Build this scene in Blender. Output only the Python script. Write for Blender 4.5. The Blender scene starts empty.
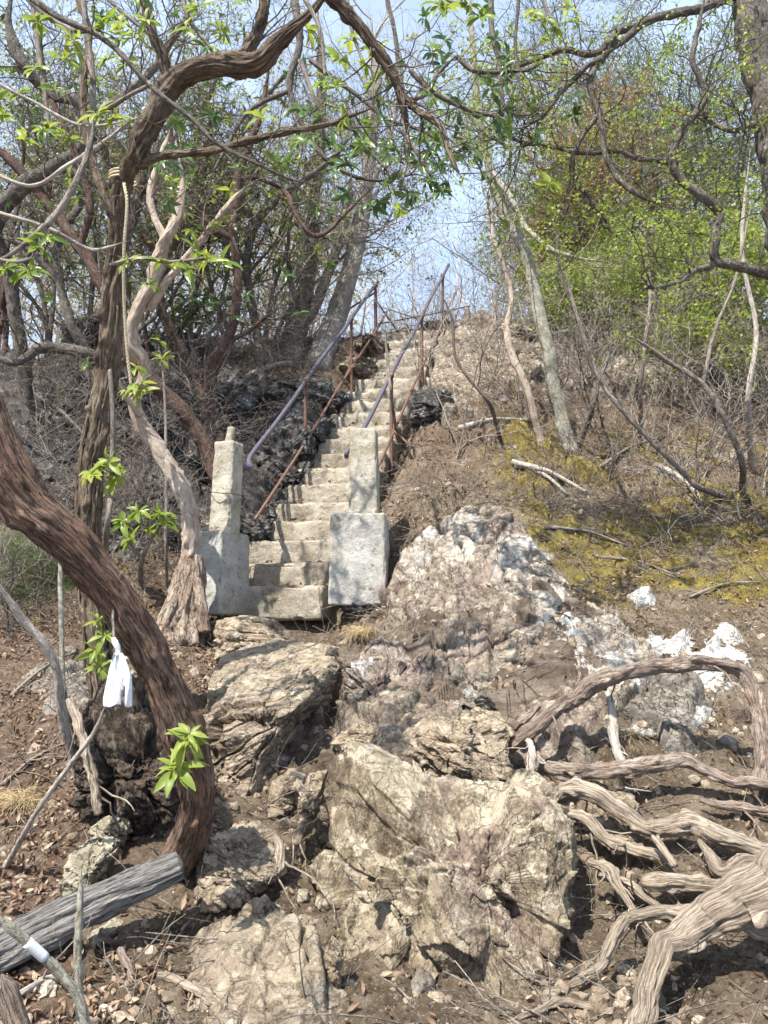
import bpy, math, random
import numpy as np
from math import radians as R
scene = bpy.context.scene
col = scene.collection
rs = np.random.RandomState(7)
random.seed(7)

# ------------------------------------------------------------------ camera
F = 800.0
TH = R(7.7)
cT, sT = math.cos(TH), math.sin(TH)
cam_d = bpy.data.cameras.new('camera')
cam = bpy.data.objects.new('camera', cam_d)
col.objects.link(cam)
cam.rotation_euler = (R(90) + TH, 0, 0)
cam_d.sensor_fit = 'VERTICAL'
cam_d.angle_y = 2 * math.atan(512 / F)
cam_d.clip_start = 0.05
cam_d.clip_end = 2000
scene.camera = cam

def ray(px, py):
    u = (px - 384) / F
    v = (512 - py) / F
    return np.array([u, cT - v * sT, sT + v * cT])

def W(px, py, Y):
    r = ray(px, py)
    return r * (Y / r[1])

def pxr(rpx, px, py, Y):
    """world size of rpx picture pixels at a point of world depth Y"""
    return rpx / F * Y / ray(px, py)[1]

# ------------------------------------------------------------------ noise
_perm = np.random.RandomState(3).permutation(256).astype(np.int32)
_perm = np.concatenate([_perm] * 3)
_g = np.random.RandomState(4).normal(size=(256, 3)).astype(np.float32)
_g /= np.linalg.norm(_g, axis=1)[:, None]

def perlin(P):
    P = np.asarray(P, dtype=np.float32)
    i = np.floor(P).astype(np.int32)
    f = P - i
    u = f * f * f * (f * (f * 6 - 15) + 10)
    i &= 255
    out = 0
    for dx in (0, 1):
        hx = _perm[i[:, 0] + dx]
        wx = u[:, 0] if dx else 1 - u[:, 0]
        for dy in (0, 1):
            hy = _perm[hx + i[:, 1] + dy]
            wy = u[:, 1] if dy else 1 - u[:, 1]
            for dz in (0, 1):
                h = _perm[hy + i[:, 2] + dz]
                wz = u[:, 2] if dz else 1 - u[:, 2]
                g = _g[h]
                d = g[:, 0] * (f[:, 0] - dx) + g[:, 1] * (f[:, 1] - dy) + g[:, 2] * (f[:, 2] - dz)
                out = out + wx * wy * wz * d
    return out * 1.5

def fbm(P, o=5, gain=0.5, lac=2.03, off=0.0):
    P = np.asarray(P, dtype=np.float32) + np.float32(off)
    a, s, t = 1.0, 0.0, 0.0
    for _ in range(o):
        s = s + a * perlin(P)
        t += a
        a *= gain
        P = P * lac + 17.3
    return s / t

def ridged(P, o=5, gain=0.55, lac=2.1, off=0.0):
    P = np.asarray(P, dtype=np.float32) + np.float32(off)
    a, s, t = 1.0, 0.0, 0.0
    for _ in range(o):
        s = s + a * (1 - np.abs(perlin(P)) * 2.2)
        t += a
        a *= gain
        P = P * lac + 11.1
    return s / t

def sstep(a, b, x):
    t = np.clip((x - a) / (b - a), 0, 1)
    return t * t * (3 - 2 * t)

def voro(P, seed=0):
    """cellular noise: (distance to nearest, random value of that cell, F2-F1)"""
    P = np.asarray(P, dtype=np.float32)
    i = np.floor(P).astype(np.int32)
    f = P - i
    f1 = np.full(len(P), 9.0, np.float32); f2 = f1.copy(); val = np.zeros(len(P), np.float32)
    for dx in (-1, 0, 1):
        for dy in (-1, 0, 1):
            for dz in (-1, 0, 1):
                h = _perm[_perm[_perm[(i[:, 0] + dx + seed) & 255] + ((i[:, 1] + dy) & 255)] + ((i[:, 2] + dz) & 255)]
                q = _g[h] * 0.45 + 0.5
                d = np.sqrt((dx + q[:, 0] - f[:, 0]) ** 2 + (dy + q[:, 1] - f[:, 1]) ** 2 + (dz + q[:, 2] - f[:, 2]) ** 2)
                m = d < f1
                f2 = np.where(m, f1, np.minimum(f2, d))
                val = np.where(m, h / 255.0, val)
                f1 = np.where(m, d, f1)
    return f1, val, f2 - f1

def facet(P, seed=0):
    """broken-block relief: every cell is a tilted plane with its own offset; returns (offset, tilt term, F2-F1)"""
    P = np.asarray(P, dtype=np.float32)
    i = np.floor(P).astype(np.int32); f = P - i
    f1 = np.full(len(P), 9.0, np.float32); f2 = f1.copy(); val = np.zeros(len(P), np.float32); tl = val.copy()
    for dx in (-1, 0, 1):
        for dy in (-1, 0, 1):
            for dz in (-1, 0, 1):
                h = _perm[_perm[_perm[(i[:, 0] + dx + seed) & 255] + ((i[:, 1] + dy) & 255)] + ((i[:, 2] + dz) & 255)]
                q = _g[h] * 0.5 + 0.5
                r = np.stack([f[:, 0] - dx - q[:, 0], f[:, 1] - dy - q[:, 1], f[:, 2] - dz - q[:, 2]], 1)
                d = np.sqrt((r * r).sum(1))
                m = d < f1
                f2 = np.where(m, f1, np.minimum(f2, d))
                val = np.where(m, h / 255.0 - 0.5, val)
                tl = np.where(m, (r * _g[(h * 7 + 31) & 255]).sum(1), tl)
                f1 = np.where(m, d, f1)
    return val, tl, f2 - f1

# ------------------------------------------------------------------ objects
def empty_mesh(name, V, faces_list, mats, smooth=True, attrs=None):
    """faces_list: arrays (n,k) of vertex indices"""
    me = bpy.data.meshes.new(name)
    V = np.asarray(V, dtype=np.float32)
    me.vertices.add(len(V))
    me.vertices.foreach_set('co', V.ravel())
    nl = sum(f.size for f in faces_list)
    nf = sum(len(f) for f in faces_list)
    me.loops.add(nl)
    me.polygons.add(nf)
    me.loops.foreach_set('vertex_index', np.concatenate([f.ravel() for f in faces_list]).astype(np.int32))
    tot = np.concatenate([np.full(len(f), f.shape[1], np.int32) for f in faces_list])
    st = np.concatenate([[0], np.cumsum(tot)[:-1]]).astype(np.int32)
    me.polygons.foreach_set('loop_start', st)
    me.polygons.foreach_set('use_smooth', np.full(nf, smooth, dtype=bool))
    me.update(calc_edges=True)
    for k, (typ, arr) in (attrs or {}).items():
        at = me.attributes.new(k, typ, 'POINT')
        at.data.foreach_set({'FLOAT': 'value', 'FLOAT_VECTOR': 'vector', 'FLOAT_COLOR': 'color'}[typ],
                            np.asarray(arr, dtype=np.float32).ravel())
    for m in (mats if isinstance(mats, (list, tuple)) else [mats]):
        me.materials.append(m)
    return me

class MB:
    """collects pieces of one part; coordinates are world coordinates"""
    def __init__(s):
        s.V = []; s.Fq = []; s.Ft = []; s.B = []; s.Rn = []; s.n = 0
    def add(s, V, Fq=None, Ft=None, bark=None, rnd=None):
        V = np.asarray(V, dtype=np.float32)
        s.V.append(V)
        if Fq is not None and len(Fq): s.Fq.append(np.asarray(Fq) + s.n)
        if Ft is not None and len(Ft): s.Ft.append(np.asarray(Ft) + s.n)
        s.B.append(V if bark is None else np.asarray(bark, dtype=np.float32))
        s.Rn.append(np.full(len(V), random.random(), np.float32) if rnd is None else np.broadcast_to(np.asarray(rnd, np.float32), (len(V),)))
        s.n += len(V)
    def build(s, name, mat, parent=None, smooth=True):
        if not s.V: return None
        V = np.concatenate(s.V)
        org = np.array(parent.matrix_world.translation if parent is None else ORG[parent.name]) if parent else np.zeros(3)
        fl = []
        if s.Fq: fl.append(np.concatenate(s.Fq))
        if s.Ft: fl.append(np.concatenate(s.Ft))
        me = empty_mesh(name, V - org, fl, mat, smooth, {'bark': ('FLOAT_VECTOR', np.concatenate(s.B)), 'rnd': ('FLOAT', np.concatenate(s.Rn))})
        o = bpy.data.objects.new(name, me)
        col.objects.link(o)
        if parent:
            o.parent = parent
            ORG[o.name] = org
        return o
    def build_top(s, name, mat, label, cat, group=None, kind=None, smooth=True):
        """a thing that is one mesh: its origin goes to the bottom of the mesh"""
        V = np.concatenate(s.V)
        org = np.array([V[:, 0].mean(), V[:, 1].mean(), V[:, 2].min()])
        fl = []
        if s.Fq: fl.append(np.concatenate(s.Fq))
        if s.Ft: fl.append(np.concatenate(s.Ft))
        if kind in ('structure', 'stuff'): org = np.zeros(3)
        me = empty_mesh(name, V - org, fl, mat, smooth, {'bark': ('FLOAT_VECTOR', np.concatenate(s.B)), 'rnd': ('FLOAT', np.concatenate(s.Rn))})
        o = bpy.data.objects.new(name, me)
        o.location = org
        col.objects.link(o)
        ORG[o.name] = org
        tag(o, label, cat, group, kind)
        return o

ORG = {}
def tag(o, label=None, cat=None, group=None, kind=None):
    if label: o['label'] = label
    if cat: o['category'] = cat
    if group: o['group'] = group
    if kind: o['kind'] = kind

def thing(name, label, cat, loc=(0, 0, 0), group=None, kind=None):
    o = bpy.data.objects.new(name, None)
    o.empty_display_size = 0.1
    o.location = loc
    col.objects.link(o)
    ORG[o.name] = np.array(loc, dtype=float)
    tag(o, label, cat, group, kind)
    return o

# ------------------------------------------------------------------ tubes
def spline(P, step):
    """Catmull-Rom through the rows of P (any number of columns), about one sample per step (measured on xyz)"""
    P = np.asarray(P, dtype=float)
    if len(P) < 3:
        n = max(2, int(np.linalg.norm(P[-1, :3] - P[0, :3]) / step))
        t = np.linspace(0, 1, n + 1)[:, None]
        return P[0] * (1 - t) + P[-1] * t
    Q = np.vstack([2 * P[0] - P[1], P, 2 * P[-1] - P[-2]])
    out = []
    for k in range(1, len(Q) - 2):
        p0, p1, p2, p3 = Q[k - 1:k + 3]
        n = max(2, int(np.linalg.norm(p2[:3] - p1[:3]) / step))
        t = (np.arange(n) / n)[:, None]
        out.append(0.5 * ((2 * p1) + (-p0 + p2) * t + (2 * p0 - 5 * p1 + 4 * p2 - p3) * t ** 2 + (-p0 + 3 * p1 - 3 * p2 + p3) * t ** 3))
    out.append(P[-1:])
    return np.vstack(out)

def frames(C):
    T = np.gradient(C, axis=0)
    T /= np.linalg.norm(T, axis=1)[:, None] + 1e-9
    up = np.array([0.31, -0.2, 0.93]) if abs(T[0] @ np.array([0.31, -0.2, 0.93])) < 0.8 else np.array([0.9, 0.3, 0.1])
    n = np.cross(T[0], up); n /= np.linalg.norm(n)
    N = np.empty_like(C)
    for i in range(len(C)):
        n = n - T[i] * (n @ T[i])
        n /= np.linalg.norm(n) + 1e-9
        N[i] = n
    return T, N, np.cross(T, N)

def tube(M, C, rad, sides=8, disp=None, cap=True, rnd=None, flat=None, bs=1.0):
    """C (n,3) centre line, rad (n,). disp(cos,sin,s,r) -> multiplier of the radius. bark coords = cos, sin, s"""
    C = np.asarray(C, dtype=float); rad = np.broadcast_to(np.asarray(rad, dtype=float), (len(C),))
    n = len(C)
    T, N, B = frames(C)
    a = np.arange(sides) / sides * 2 * math.pi
    ca, sa = np.cos(a), np.sin(a)
    s = np.concatenate([[0], np.cumsum(np.linalg.norm(np.diff(C, axis=0), axis=1))])
    Rr = np.repeat(rad[:, None], sides, 1)
    CA = np.broadcast_to(ca, (n, sides)); SA = np.broadcast_to(sa, (n, sides)); SS = np.broadcast_to(s[:, None], (n, sides))
    if disp is not None:
        Rr = Rr * disp(CA.ravel(), SA.ravel(), SS.ravel(), Rr.ravel()).reshape(n, sides)
    fl = 1.0 if flat is None else flat
    V = C[:, None, :] + Rr[..., None] * (ca[None, :, None] * N[:, None, :] + fl * sa[None, :, None] * B[:, None, :])
    rm = max(float(rad.max()), 0.004)
    off = random.random() * 50
    bark = np.stack([CA * rm * bs, SA * rm * bs, SS + off], -1).reshape(-1, 3)
    V = V.reshape(-1, 3)
    i = np.arange(n - 1)[:, None] * sides; j = np.arange(sides)[None, :]; j2 = (j + 1) % sides
    Fq = np.stack([i + j, i + j2, i + sides + j2, i + sides + j], -1).reshape(-1, 4)
    Ft = None
    if cap:
        V = np.vstack([V, C[:1] - T[:1] * rad[0] * 0.3, C[-1:] + T[-1:] * rad[-1] * 0.3])
        bark = np.vstack([bark, [[0, 0, off]], [[0, 0, s[-1] + off]]])
        j = np.arange(sides); j2 = (j + 1) % sides
        Ft = np.vstack([np.stack([j2, j, np.full(sides, n * sides)], -1),
                        np.stack([(n - 1) * sides + j, (n - 1) * sides + j2, np.full(sides, n * sides + 1)], -1)])
    M.add(V, Fq, Ft, bark, rnd)

def wood_disp(amp=0.12, fr=3.0, stretch=0.18, lump=0.12, seed=0.0, plates=0.0, twist=0.45):
    def f(c, s, z, r):
        rm = np.maximum(r.mean(), 1e-3)
        tw = twist * 3.0 * fbm(np.stack([z * 0.10 / rm, z * 0, z * 0 + 3], -1), 3, off=seed + 21) + 0.35 * fbm(np.stack([c * 1.5, s * 1.5, z * 0.3 / rm], -1), 3, off=seed + 27)
        c, s = c * np.cos(tw) - s * np.sin(tw), c * np.sin(tw) + s * np.cos(tw)
        P = np.stack([c * fr, s * fr, z * fr * stretch / np.maximum(r.mean(), 1e-3)], -1)
        out = 1 + amp * (ridged(P, 4, off=seed) - 0.45) * 1.6
        Q = np.stack([c * 0.8, s * 0.8, z * 0.25 / np.maximum(r.mean(), 1e-3)], -1)
        out = out + lump * fbm(Q, 3, off=seed + 5) * 2
        kn = fbm(np.stack([c * 1.2, s * 1.2, z * 0.5 / np.maximum(r.mean(), 1e-3)], -1), 2, off=seed + 33)
        out = out + lump * 1.5 * sstep(0.22, 0.5, kn)
        if plates:
            f1, v, e = voro(P * np.array([0.9, 0.9, 0.8]), 3)
            out = out + plates * (v - 0.5) * sstep(0.02, 0.15, e)
        return out
    return f

# ------------------------------------------------------------------ rough box (rounded, worn)
def rough_box(M, c, half, rot=0.0, n=24, rnd_=0.03, amp=0.012, fr=6.0, seed=0.0, taper=0.0, chips=0.0, tilt=(0, 0)):
    c = np.asarray(c, float); half = np.asarray(half, float)
    V = []; Fq = []; k = 0
    for ax in range(3):
        for sg in (-1, 1):
            a1, a2 = (ax + 1) % 3, (ax + 2) % 3
            n1 = max(2, int(n * half[a1] / half.max())); n2 = max(2, int(n * half[a2] / half.max()))
            u = -np.cos(np.linspace(0, 1, n1 + 1) * math.pi) * 0.35 + np.linspace(-1, 1, n1 + 1) * 0.65
            v = -np.cos(np.linspace(0, 1, n2 + 1) * math.pi) * 0.35 + np.linspace(-1, 1, n2 + 1) * 0.65
            U, Vv = np.meshgrid(u, v, indexing='ij')
            p = np.zeros(U.shape + (3,))
            p[..., ax] = sg; p[..., a1] = U; p[..., a2] = Vv
            V.append(p.reshape(-1, 3))
            i = np.arange(n1)[:, None] * (n2 + 1); j = np.arange(n2)[None, :]
            q = np.stack([i + j, i + n2 + 1 + j, i + n2 + 2 + j, i + j + 1], -1).reshape(-1, 4) + k
            Fq.append(q if sg > 0 else q[:, ::-1])
            k += len(V[-1])
    V = np.concatenate(V) * half
    r = min(rnd_, half.min() * 0.9)
    core = np.clip(V, -(half - r), half - r)
    d = V - core
    L = np.linalg.norm(d, axis=1)[:, None] + 1e-9
    nrm = d / L
    V = core + nrm * np.minimum(L, r)
    V[:, 0] *= 1 - taper * (V[:, 2] / half[2])
    V[:, 1] *= 1 - taper * (V[:, 2] / half[2])
    V[:, 0] += tilt[0] * V[:, 2]; V[:, 1] += tilt[1] * V[:, 2]
    ws = V + c
    dsp = amp * (fbm(ws * fr, 5, 0.6, off=seed) * 1.6)
    if chips:
        edge = sstep(0.3, 1.0, (np.abs(nrm) > 0.25).sum(1) - 1.0)
        dsp = dsp - chips * edge * sstep(0.0, 0.45, fbm(ws * fr * 0.8, 3, off=seed + 9))
    V = V + nrm * dsp[:, None]
    cr, sr = math.cos(rot), math.sin(rot)
    V = np.stack([V[:, 0] * cr - V[:, 1] * sr, V[:, 0] * sr + V[:, 1] * cr, V[:, 2]], -1) + c
    M.add(V, np.concatenate(Fq))

# ------------------------------------------------------------------ materials
class G:
    def __init__(s, name):
        s.m = bpy.data.materials.new(name); s.m.use_nodes = True
        s.t = s.m.node_tree; s.t.nodes.clear()
        s.out = s.n('ShaderNodeOutputMaterial')
        s.b = s.n('ShaderNodeBsdfPrincipled')
        s.l(s.b.outputs[0], s.out.inputs[0])
    def n(s, t, **kw):
        x = s.t.nodes.new(t)
        for k, v in kw.items(): setattr(x, k, v)
        return x
    def l(s, a, b): s.t.links.new(a, b)
    def attr(s, name, out='Vector'):
        return s.n('ShaderNodeAttribute', attribute_name=name).outputs[out]
    def pos(s): return s.n('ShaderNodeNewGeometry').outputs['Position']
    def mapping(s, v, sc=(1, 1, 1), rot=(0, 0, 0)):
        m = s.n('ShaderNodeMapping'); s.l(v, m.inputs[0]); m.inputs['Scale'].default_value = sc; m.inputs['Rotation'].default_value = rot
        return m.outputs[0]
    def noise(s, v, scale, det=6, rough=0.6, dist=0.0):
        x = s.n('ShaderNodeTexNoise'); s.l(v, x.inputs['Vector'])
        x.inputs['Scale'].default_value = scale; x.inputs['Detail'].default_value = det
        x.inputs['Roughness'].default_value = rough; x.inputs['Distortion'].default_value = dist
        return x.outputs['Fac']
    def vor(s, v, scale, feature='F1', out='Distance'):
        x = s.n('ShaderNodeTexVoronoi', feature=feature); s.l(v, x.inputs['Vector']); x.inputs['Scale'].default_value = scale
        return x.outputs[out]
    def ramp(s, f, stops, interp='LINEAR'):
        x = s.n('ShaderNodeValToRGB'); s.l(f, x.inputs[0]); cr = x.color_ramp; cr.interpolation = interp
        while len(cr.elements) > 1: cr.elements.remove(cr.elements[-1])
        for i, (p, c) in enumerate(stops):
            e = cr.elements[0] if i == 0 else cr.elements.new(p)
            e.position = p; e.color = tuple(c) + (1,) if len(c) == 3 else c
        return x.outputs[0]
    def mask(s, f, a, b):
        x = s.n('ShaderNodeMapRange'); s.l(f, x.inputs[0]); x.inputs[1].default_value = a; x.inputs[2].default_value = b
        x.interpolation_type = 'SMOOTHSTEP'
        return x.outputs[0]
    def mix(s, f, a, b):
        x = s.n('ShaderNodeMix', data_type='RGBA')
        if isinstance(f, (int, float)): x.inputs[0].default_value = f
        else: s.l(f, x.inputs[0])
        for k, c in ((6, a), (7, b)):
            if isinstance(c, tuple): x.inputs[k].default_value = c + (1,)
            else: s.l(c, x.inputs[k])
        return x.outputs[2]
    def math(s, op, a, b=None):
        x = s.n('ShaderNodeMath', operation=op)
        for k, c in ((0, a), (1, b)):
            if c is None: continue
            if isinstance(c, (int, float)): x.inputs[k].default_value = c
            else: s.l(c, x.inputs[k])
        return x.outputs[0]
    def bump(s, h, strength=0.5, dist=0.02, prev=None):
        x = s.n('ShaderNodeBump'); s.l(h, x.inputs['Height']); x.inputs['Strength'].default_value = strength; x.inputs['Distance'].default_value = dist
        if prev is not None: s.l(prev, x.inputs['Normal'])
        return x.outputs[0]
    def fin(s, colr, rough=0.9, bump=None, spec=0.25, sub=None):
        if isinstance(colr, tuple): s.b.inputs['Base Color'].default_value = colr + (1,)
        else: s.l(colr, s.b.inputs['Base Color'])
        if isinstance(rough, (int, float)): s.b.inputs['Roughness'].default_value = rough
        else: s.l(rough, s.b.inputs['Roughness'])
        s.b.inputs['Specular IOR Level'].default_value = spec
        if bump is not None: s.l(bump, s.b.inputs['Normal'])
        return s.m

def rock_mat(name, cols, lich=0.0, lichcol=(0.62, 0.61, 0.58), strata=(1, 1, 1), rot=(0, 0, 0), dust_toplight=(0.42, 0.34, 0.24), dust_toplight_amt=0.5, purple=0.0, dark=0.0, scale=1.0, zone=None):
    g = G(name); p = g.pos(); q = g.mapping(p, tuple(x ** 0.6 for x in strata), rot)
    n1 = g.noise(q, 3.0 * scale, 10, 0.72, 0.9)
    c = g.ramp(n1, cols)
    if zone:
        zm = g.math('ADD', g.attr('rnd', 'Fac'), g.math('MULTIPLY', g.math('SUBTRACT', g.noise(p, 4, 8, 0.75), 0.5), 1.4))
        zm = g.mask(zm, 0.35, 0.62); c = g.mix(zm, c, g.ramp(n1, zone))
    c = g.mix(g.math('MULTIPLY', g.mask(g.noise(q, 11 * scale, 7, 0.75, 0.5), 0.48, 0.68), 0.75), c, tuple(min(1, x * 1.45) for x in cols[-1][1]))
    c = g.mix(g.math('MULTIPLY', g.mask(g.noise(g.mapping(q, (1, 1, 1), (1, 2, 3)), 7 * scale, 8, 0.78, 0.4), 0.53, 0.68), 0.8), c, tuple(x * 0.6 for x in cols[0][1]))
    if purple:
        pm = g.math('ADD', g.noise(p, 2.1, 5, 0.6, 0.8), g.math('MULTIPLY', g.noise(p, 18, 6, 0.75), 0.35))
        c = g.mix(g.math('MULTIPLY', g.mask(pm, 0.62, 0.80), purple * 0.75), c, (0.255, 0.165, 0.165))
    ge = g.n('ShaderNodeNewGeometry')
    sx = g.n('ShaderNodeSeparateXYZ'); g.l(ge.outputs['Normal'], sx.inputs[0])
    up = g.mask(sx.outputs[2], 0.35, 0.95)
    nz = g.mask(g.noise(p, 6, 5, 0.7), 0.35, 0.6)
    c = g.mix(g.math('MULTIPLY', g.math('MULTIPLY', up, nz), dust_toplight_amt), c, dust_toplight)  # up-facing tint: dust, and on the main boulder also painted top light
    v = g.noise(g.mapping(q, (1, 1, 1.6)), 5 * scale, 9, 0.72, 0.8)
    vein = g.math('ABSOLUTE', g.math('SUBTRACT', v, 0.5))
    c = g.mix(g.math('MULTIPLY', g.mask(vein, 0.012, 0.0), 0.6), c, (0.05, 0.04, 0.032))
    # branching cracks
    wq = g.n('ShaderNodeVectorMath', operation='ADD'); g.l(q, wq.inputs[0])
    nn = g.n('ShaderNodeTexNoise'); g.l(p, nn.inputs['Vector']); nn.inputs['Scale'].default_value = 6; nn.inputs['Detail'].default_value = 5
    sc = g.n('ShaderNodeVectorMath', operation='SCALE'); g.l(nn.outputs['Color'], sc.inputs[0]); sc.inputs['Scale'].default_value = 0.35; g.l(sc.outputs[0], wq.inputs[1])
    ck = g.vor(wq.outputs[0], 4.2 * scale, 'DISTANCE_TO_EDGE')
    ckm = g.math('MULTIPLY', g.mask(ck, 0.022, 0.0), g.mask(g.noise(p, 3, 3), 0.42, 0.58))
    c = g.mix(g.math('MULTIPLY', ckm, 0.8), c, (0.04, 0.03, 0.025))
    if lich:
        a = g.noise(p, 4.0, 9, 0.72, 0.5); b = g.noise(p, 34, 4, 0.7)
        lm_ = g.math('ADD', a, g.math('MULTIPLY', b, 0.25))
        m = g.mask(lm_, 0.76 - 0.2 * lich, 0.83 - 0.2 * lich)
        if zone: m = g.math('MULTIPLY', m, zm)
        c = g.mix(m, c, g.mix(g.mask(g.noise(p, 25, 6, 0.75), 0.4, 0.62), lichcol, tuple(x * 0.6 for x in lichcol)))
    sp = g.mask(g.noise(p, 75, 4, 0.8), 0.55, 0.68)
    c = g.mix(g.math('MULTIPLY', sp, 0.45), c, (0.07, 0.058, 0.048))
    sp = g.mask(g.noise(p, 95, 3, 0.8), 0.60, 0.70)
    c = g.mix(g.math('MULTIPLY', sp, 0.45), c, (0.62, 0.57, 0.50))
    h = g.math('ADD', g.noise(q, 9 * scale, 11, 0.72, 0.4), g.math('MULTIPLY', ckm, -0.25))
    h = g.math('ADD', h, g.math('MULTIPLY', g.mask(vein, 0.02, 0.0), -0.12))
    b = g.bump(h, 1.0, 0.07)
    b = g.bump(g.noise(p, 90, 5, 0.75), 0.6, 0.006, b)
    return g.fin(c, 0.9, b, 0.2)

def bark_mat(name, c0, c1, c2, sx=1.0, sz=0.2, scale=40, bumpd=0.01, lich=0.0, lichcol=(0.34, 0.35, 0.30), flakes=None, fissure=0.5):
    """c0 deep cracks, c1 body, c2 high ridges"""
    g = G(name); a = g.attr('bark'); p = g.pos()
    q = g.mapping(a, (sx, sx, sz))
    n = g.noise(q, scale, 8, 0.72, 0.5)
    nf = g.noise(g.mapping(a, (1, 1, sz * 1.3)), scale * 4.5, 6, 0.75, 0.4)
    nn = g.math('ADD', g.math('MULTIPLY', n, 0.6), g.math('MULTIPLY', nf, 0.4))
    c = g.ramp(nn, [(0.34, c0), (0.45, c1), (0.53, c1), (0.64, c2)])
    big = g.noise(p, 7, 6, 0.7)
    c = g.mix(g.math('MULTIPLY', g.mask(big, 0.42, 0.64), 0.6), c, tuple(min(1, x * 0.6 + y * 0.55) for x, y in zip(c1, c2)))
    if flakes:
        fl = g.math('ADD', g.noise(g.mapping(a, (1, 1, 0.35)), scale * 0.5, 7, 0.75, 0.6), g.math('MULTIPLY', g.noise(p, 9, 4, 0.6), 0.5))
        c = g.mix(g.math('MULTIPLY', g.mask(fl, 0.80, 0.88), 0.85), c, flakes)
    cr = g.math('ABSOLUTE', g.math('SUBTRACT', g.noise(g.mapping(a, (1, 1, sz * 0.7)), scale * 1.6, 5, 0.6, 0.3), 0.5))
    crm = g.mask(cr, 0.035, 0.0)
    c = g.mix(g.math('MULTIPLY', crm, fissure), c, tuple(x * 0.7 for x in c0))
    sp = g.mask(g.noise(p, 110, 4, 0.8), 0.56, 0.66)
    c = g.mix(g.math('MULTIPLY', sp, 0.35), c, c2)
    if lich:
        c = g.mix(g.math('MULTIPLY', g.mask(g.noise(p, scale * 0.6, 6, 0.75), 0.62 - 0.2 * lich, 0.68 - 0.15 * lich), 0.85), c, lichcol)
    b = g.bump(g.math('ADD', nn, g.math('MULTIPLY', crm, -0.22)), 1.0, bumpd * 1.6)
    b = g.bump(g.noise(p, 160, 4, 0.75), 0.45, 0.003, b)
    return g.fin(c, 0.85, b, 0.2)

def leaf_mat(name, ca, cb, cc, trans=0.45, rough=0.45):
    g = G(name); r = g.attr('rnd', 'Fac')
    c = g.ramp(r, [(0.0, ca), (0.5, cb), (1.0, cc)])
    c = g.mix(g.mask(g.noise(g.pos(), 60, 3, 0.6), 0.3, 0.8), c, cb)
    g.fin(c, rough, None, 0.4)
    tr = g.n('ShaderNodeBsdfTranslucent')
    cc2 = g.n('ShaderNodeHueSaturation'); g.l(c, cc2.inputs['Color']); cc2.inputs['Value'].default_value = 1.6; cc2.inputs['Hue'].default_value = 0.485
    g.l(cc2.outputs[0], tr.inputs[0])
    mx = g.n('ShaderNodeMixShader'); mx.inputs[0].default_value = trans
    g.l(g.b.outputs[0], mx.inputs[1]); g.l(tr.outputs[0], mx.inputs[2]); g.l(mx.outputs[0], g.out.inputs[0])
    return g.m
# ------------------------------------------------------------------ terrain
def stair_z(Y): return 0.06 + 0.88 * (Y - 6.3)
def stair_xl(Y): return -1.26 + 0.295 * (Y - 6.3)
SW = 0.82
CP = [  # px, py, Y
 (0,1024,2.45),(200,1024,2.5),(384,1024,2.55),(600,1024,2.55),(768,1024,2.45),
 (0,950,2.8),(110,960,2.8),(250,960,2.8),(640,960,2.85),(768,960,2.75),
 (30,870,3.3),(120,870,3.25),(230,890,3.15),(300,880,3.25),(640,870,3.3),(768,870,3.2),(450,860,3.5),
 (30,770,3.9),(100,760,3.9),(200,770,4.1),(320,750,4.3),(400,750,4.2),(500,745,4.2),(600,775,3.9),(700,770,3.85),(768,770,3.8),
 (30,680,4.8),(110,660,5.1),(200,660,5.3),(330,650,5.9),(290,640,6.15),(400,660,5.1),(480,660,5.0),(560,680,4.6),(650,660,4.85),(768,650,4.85),
 (20,600,6.0),(150,590,6.2),(400,570,6.1),(480,550,5.9),(560,560,5.8),(650,560,6.0),(768,550,6.1),
 (20,520,7.0),(100,500,7.3),(180,490,7.3),(400,500,6.9),(450,485,7.0),(560,475,7.4),(650,475,7.6),(768,480,7.7),
 (20,430,7.8),(100,420,7.9),(200,420,8.0),(290,430,8.15),(440,410,8.4),(500,400,8.7),(600,400,9.2),(700,405,9.4),(768,410,9.4),
 (0,385,8.5),(100,372,8.7),(200,368,9.0),(280,355,9.7),(335,342,10.4),(450,352,9.9),(500,345,10.4),(600,352,10.7),(700,358,10.9),(768,362,10.9),
 (480,326,11.6),(560,330,12.2),(660,334,12.4),(768,336,12.4)]
ctrl = [tuple(W(*c)) for c in CP]
for Y in (7.0, 8.0, 9.0, 10.0):
    ctrl.append((stair_xl(Y) + SW / 2, Y, stair_z(Y) - 0.05))
ctrl += [(0.1, 11.2, 4.1), (0.2, 12.5, 4.3), (-3, 13, 3.3), (-7, 13, 2.6), (4, 15, 4.6), (9, 13, 4.6), (0, 16, 4.0), (-6, 20, 1.5), (0, 24, 2.2), (6, 22, 4.6), (12, 24, 5.5),
         (0, 40, -2), (-20, 40, -6), (20, 40, 2), (0, 90, -14), (-60, 90, -18), (60, 90, -10), (0, 200, -25), (-150, 200, -25), (150, 200, -25),
         (-3.2, 1.5, -1.5), (0, 0.8, -1.6), (3, 1.2, -1.5), (0, -2, -2.2), (-5, 0, -2.0), (5, 0, -1.9), (0, -10, -6), (-10, -8, -5), (10, -8, -5), (0, -60, -30), (-80, -40, -25), (80, -40, -25),
         (-4.2, 6, -0.1), (-7, 8, 1.5), (5.2, 6, 0.6), (7.5, 9, 2.8), (-5, 3.5, -0.9), (4.5, 3.2, -0.8), (-9, 5, 0), (10, 5, 0.3), (-60, 10, -6), (60, 10, 0), (-200, 0, -25), (200, 0, -25)]
ctrl = np.array(ctrl)
def warp(xy): return np.stack([np.arcsinh(xy[:, 0] / 5.0), np.arcsinh((xy[:, 1] - 6) / 5.0)], 1)
_c = warp(ctrl[:, :2])
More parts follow.
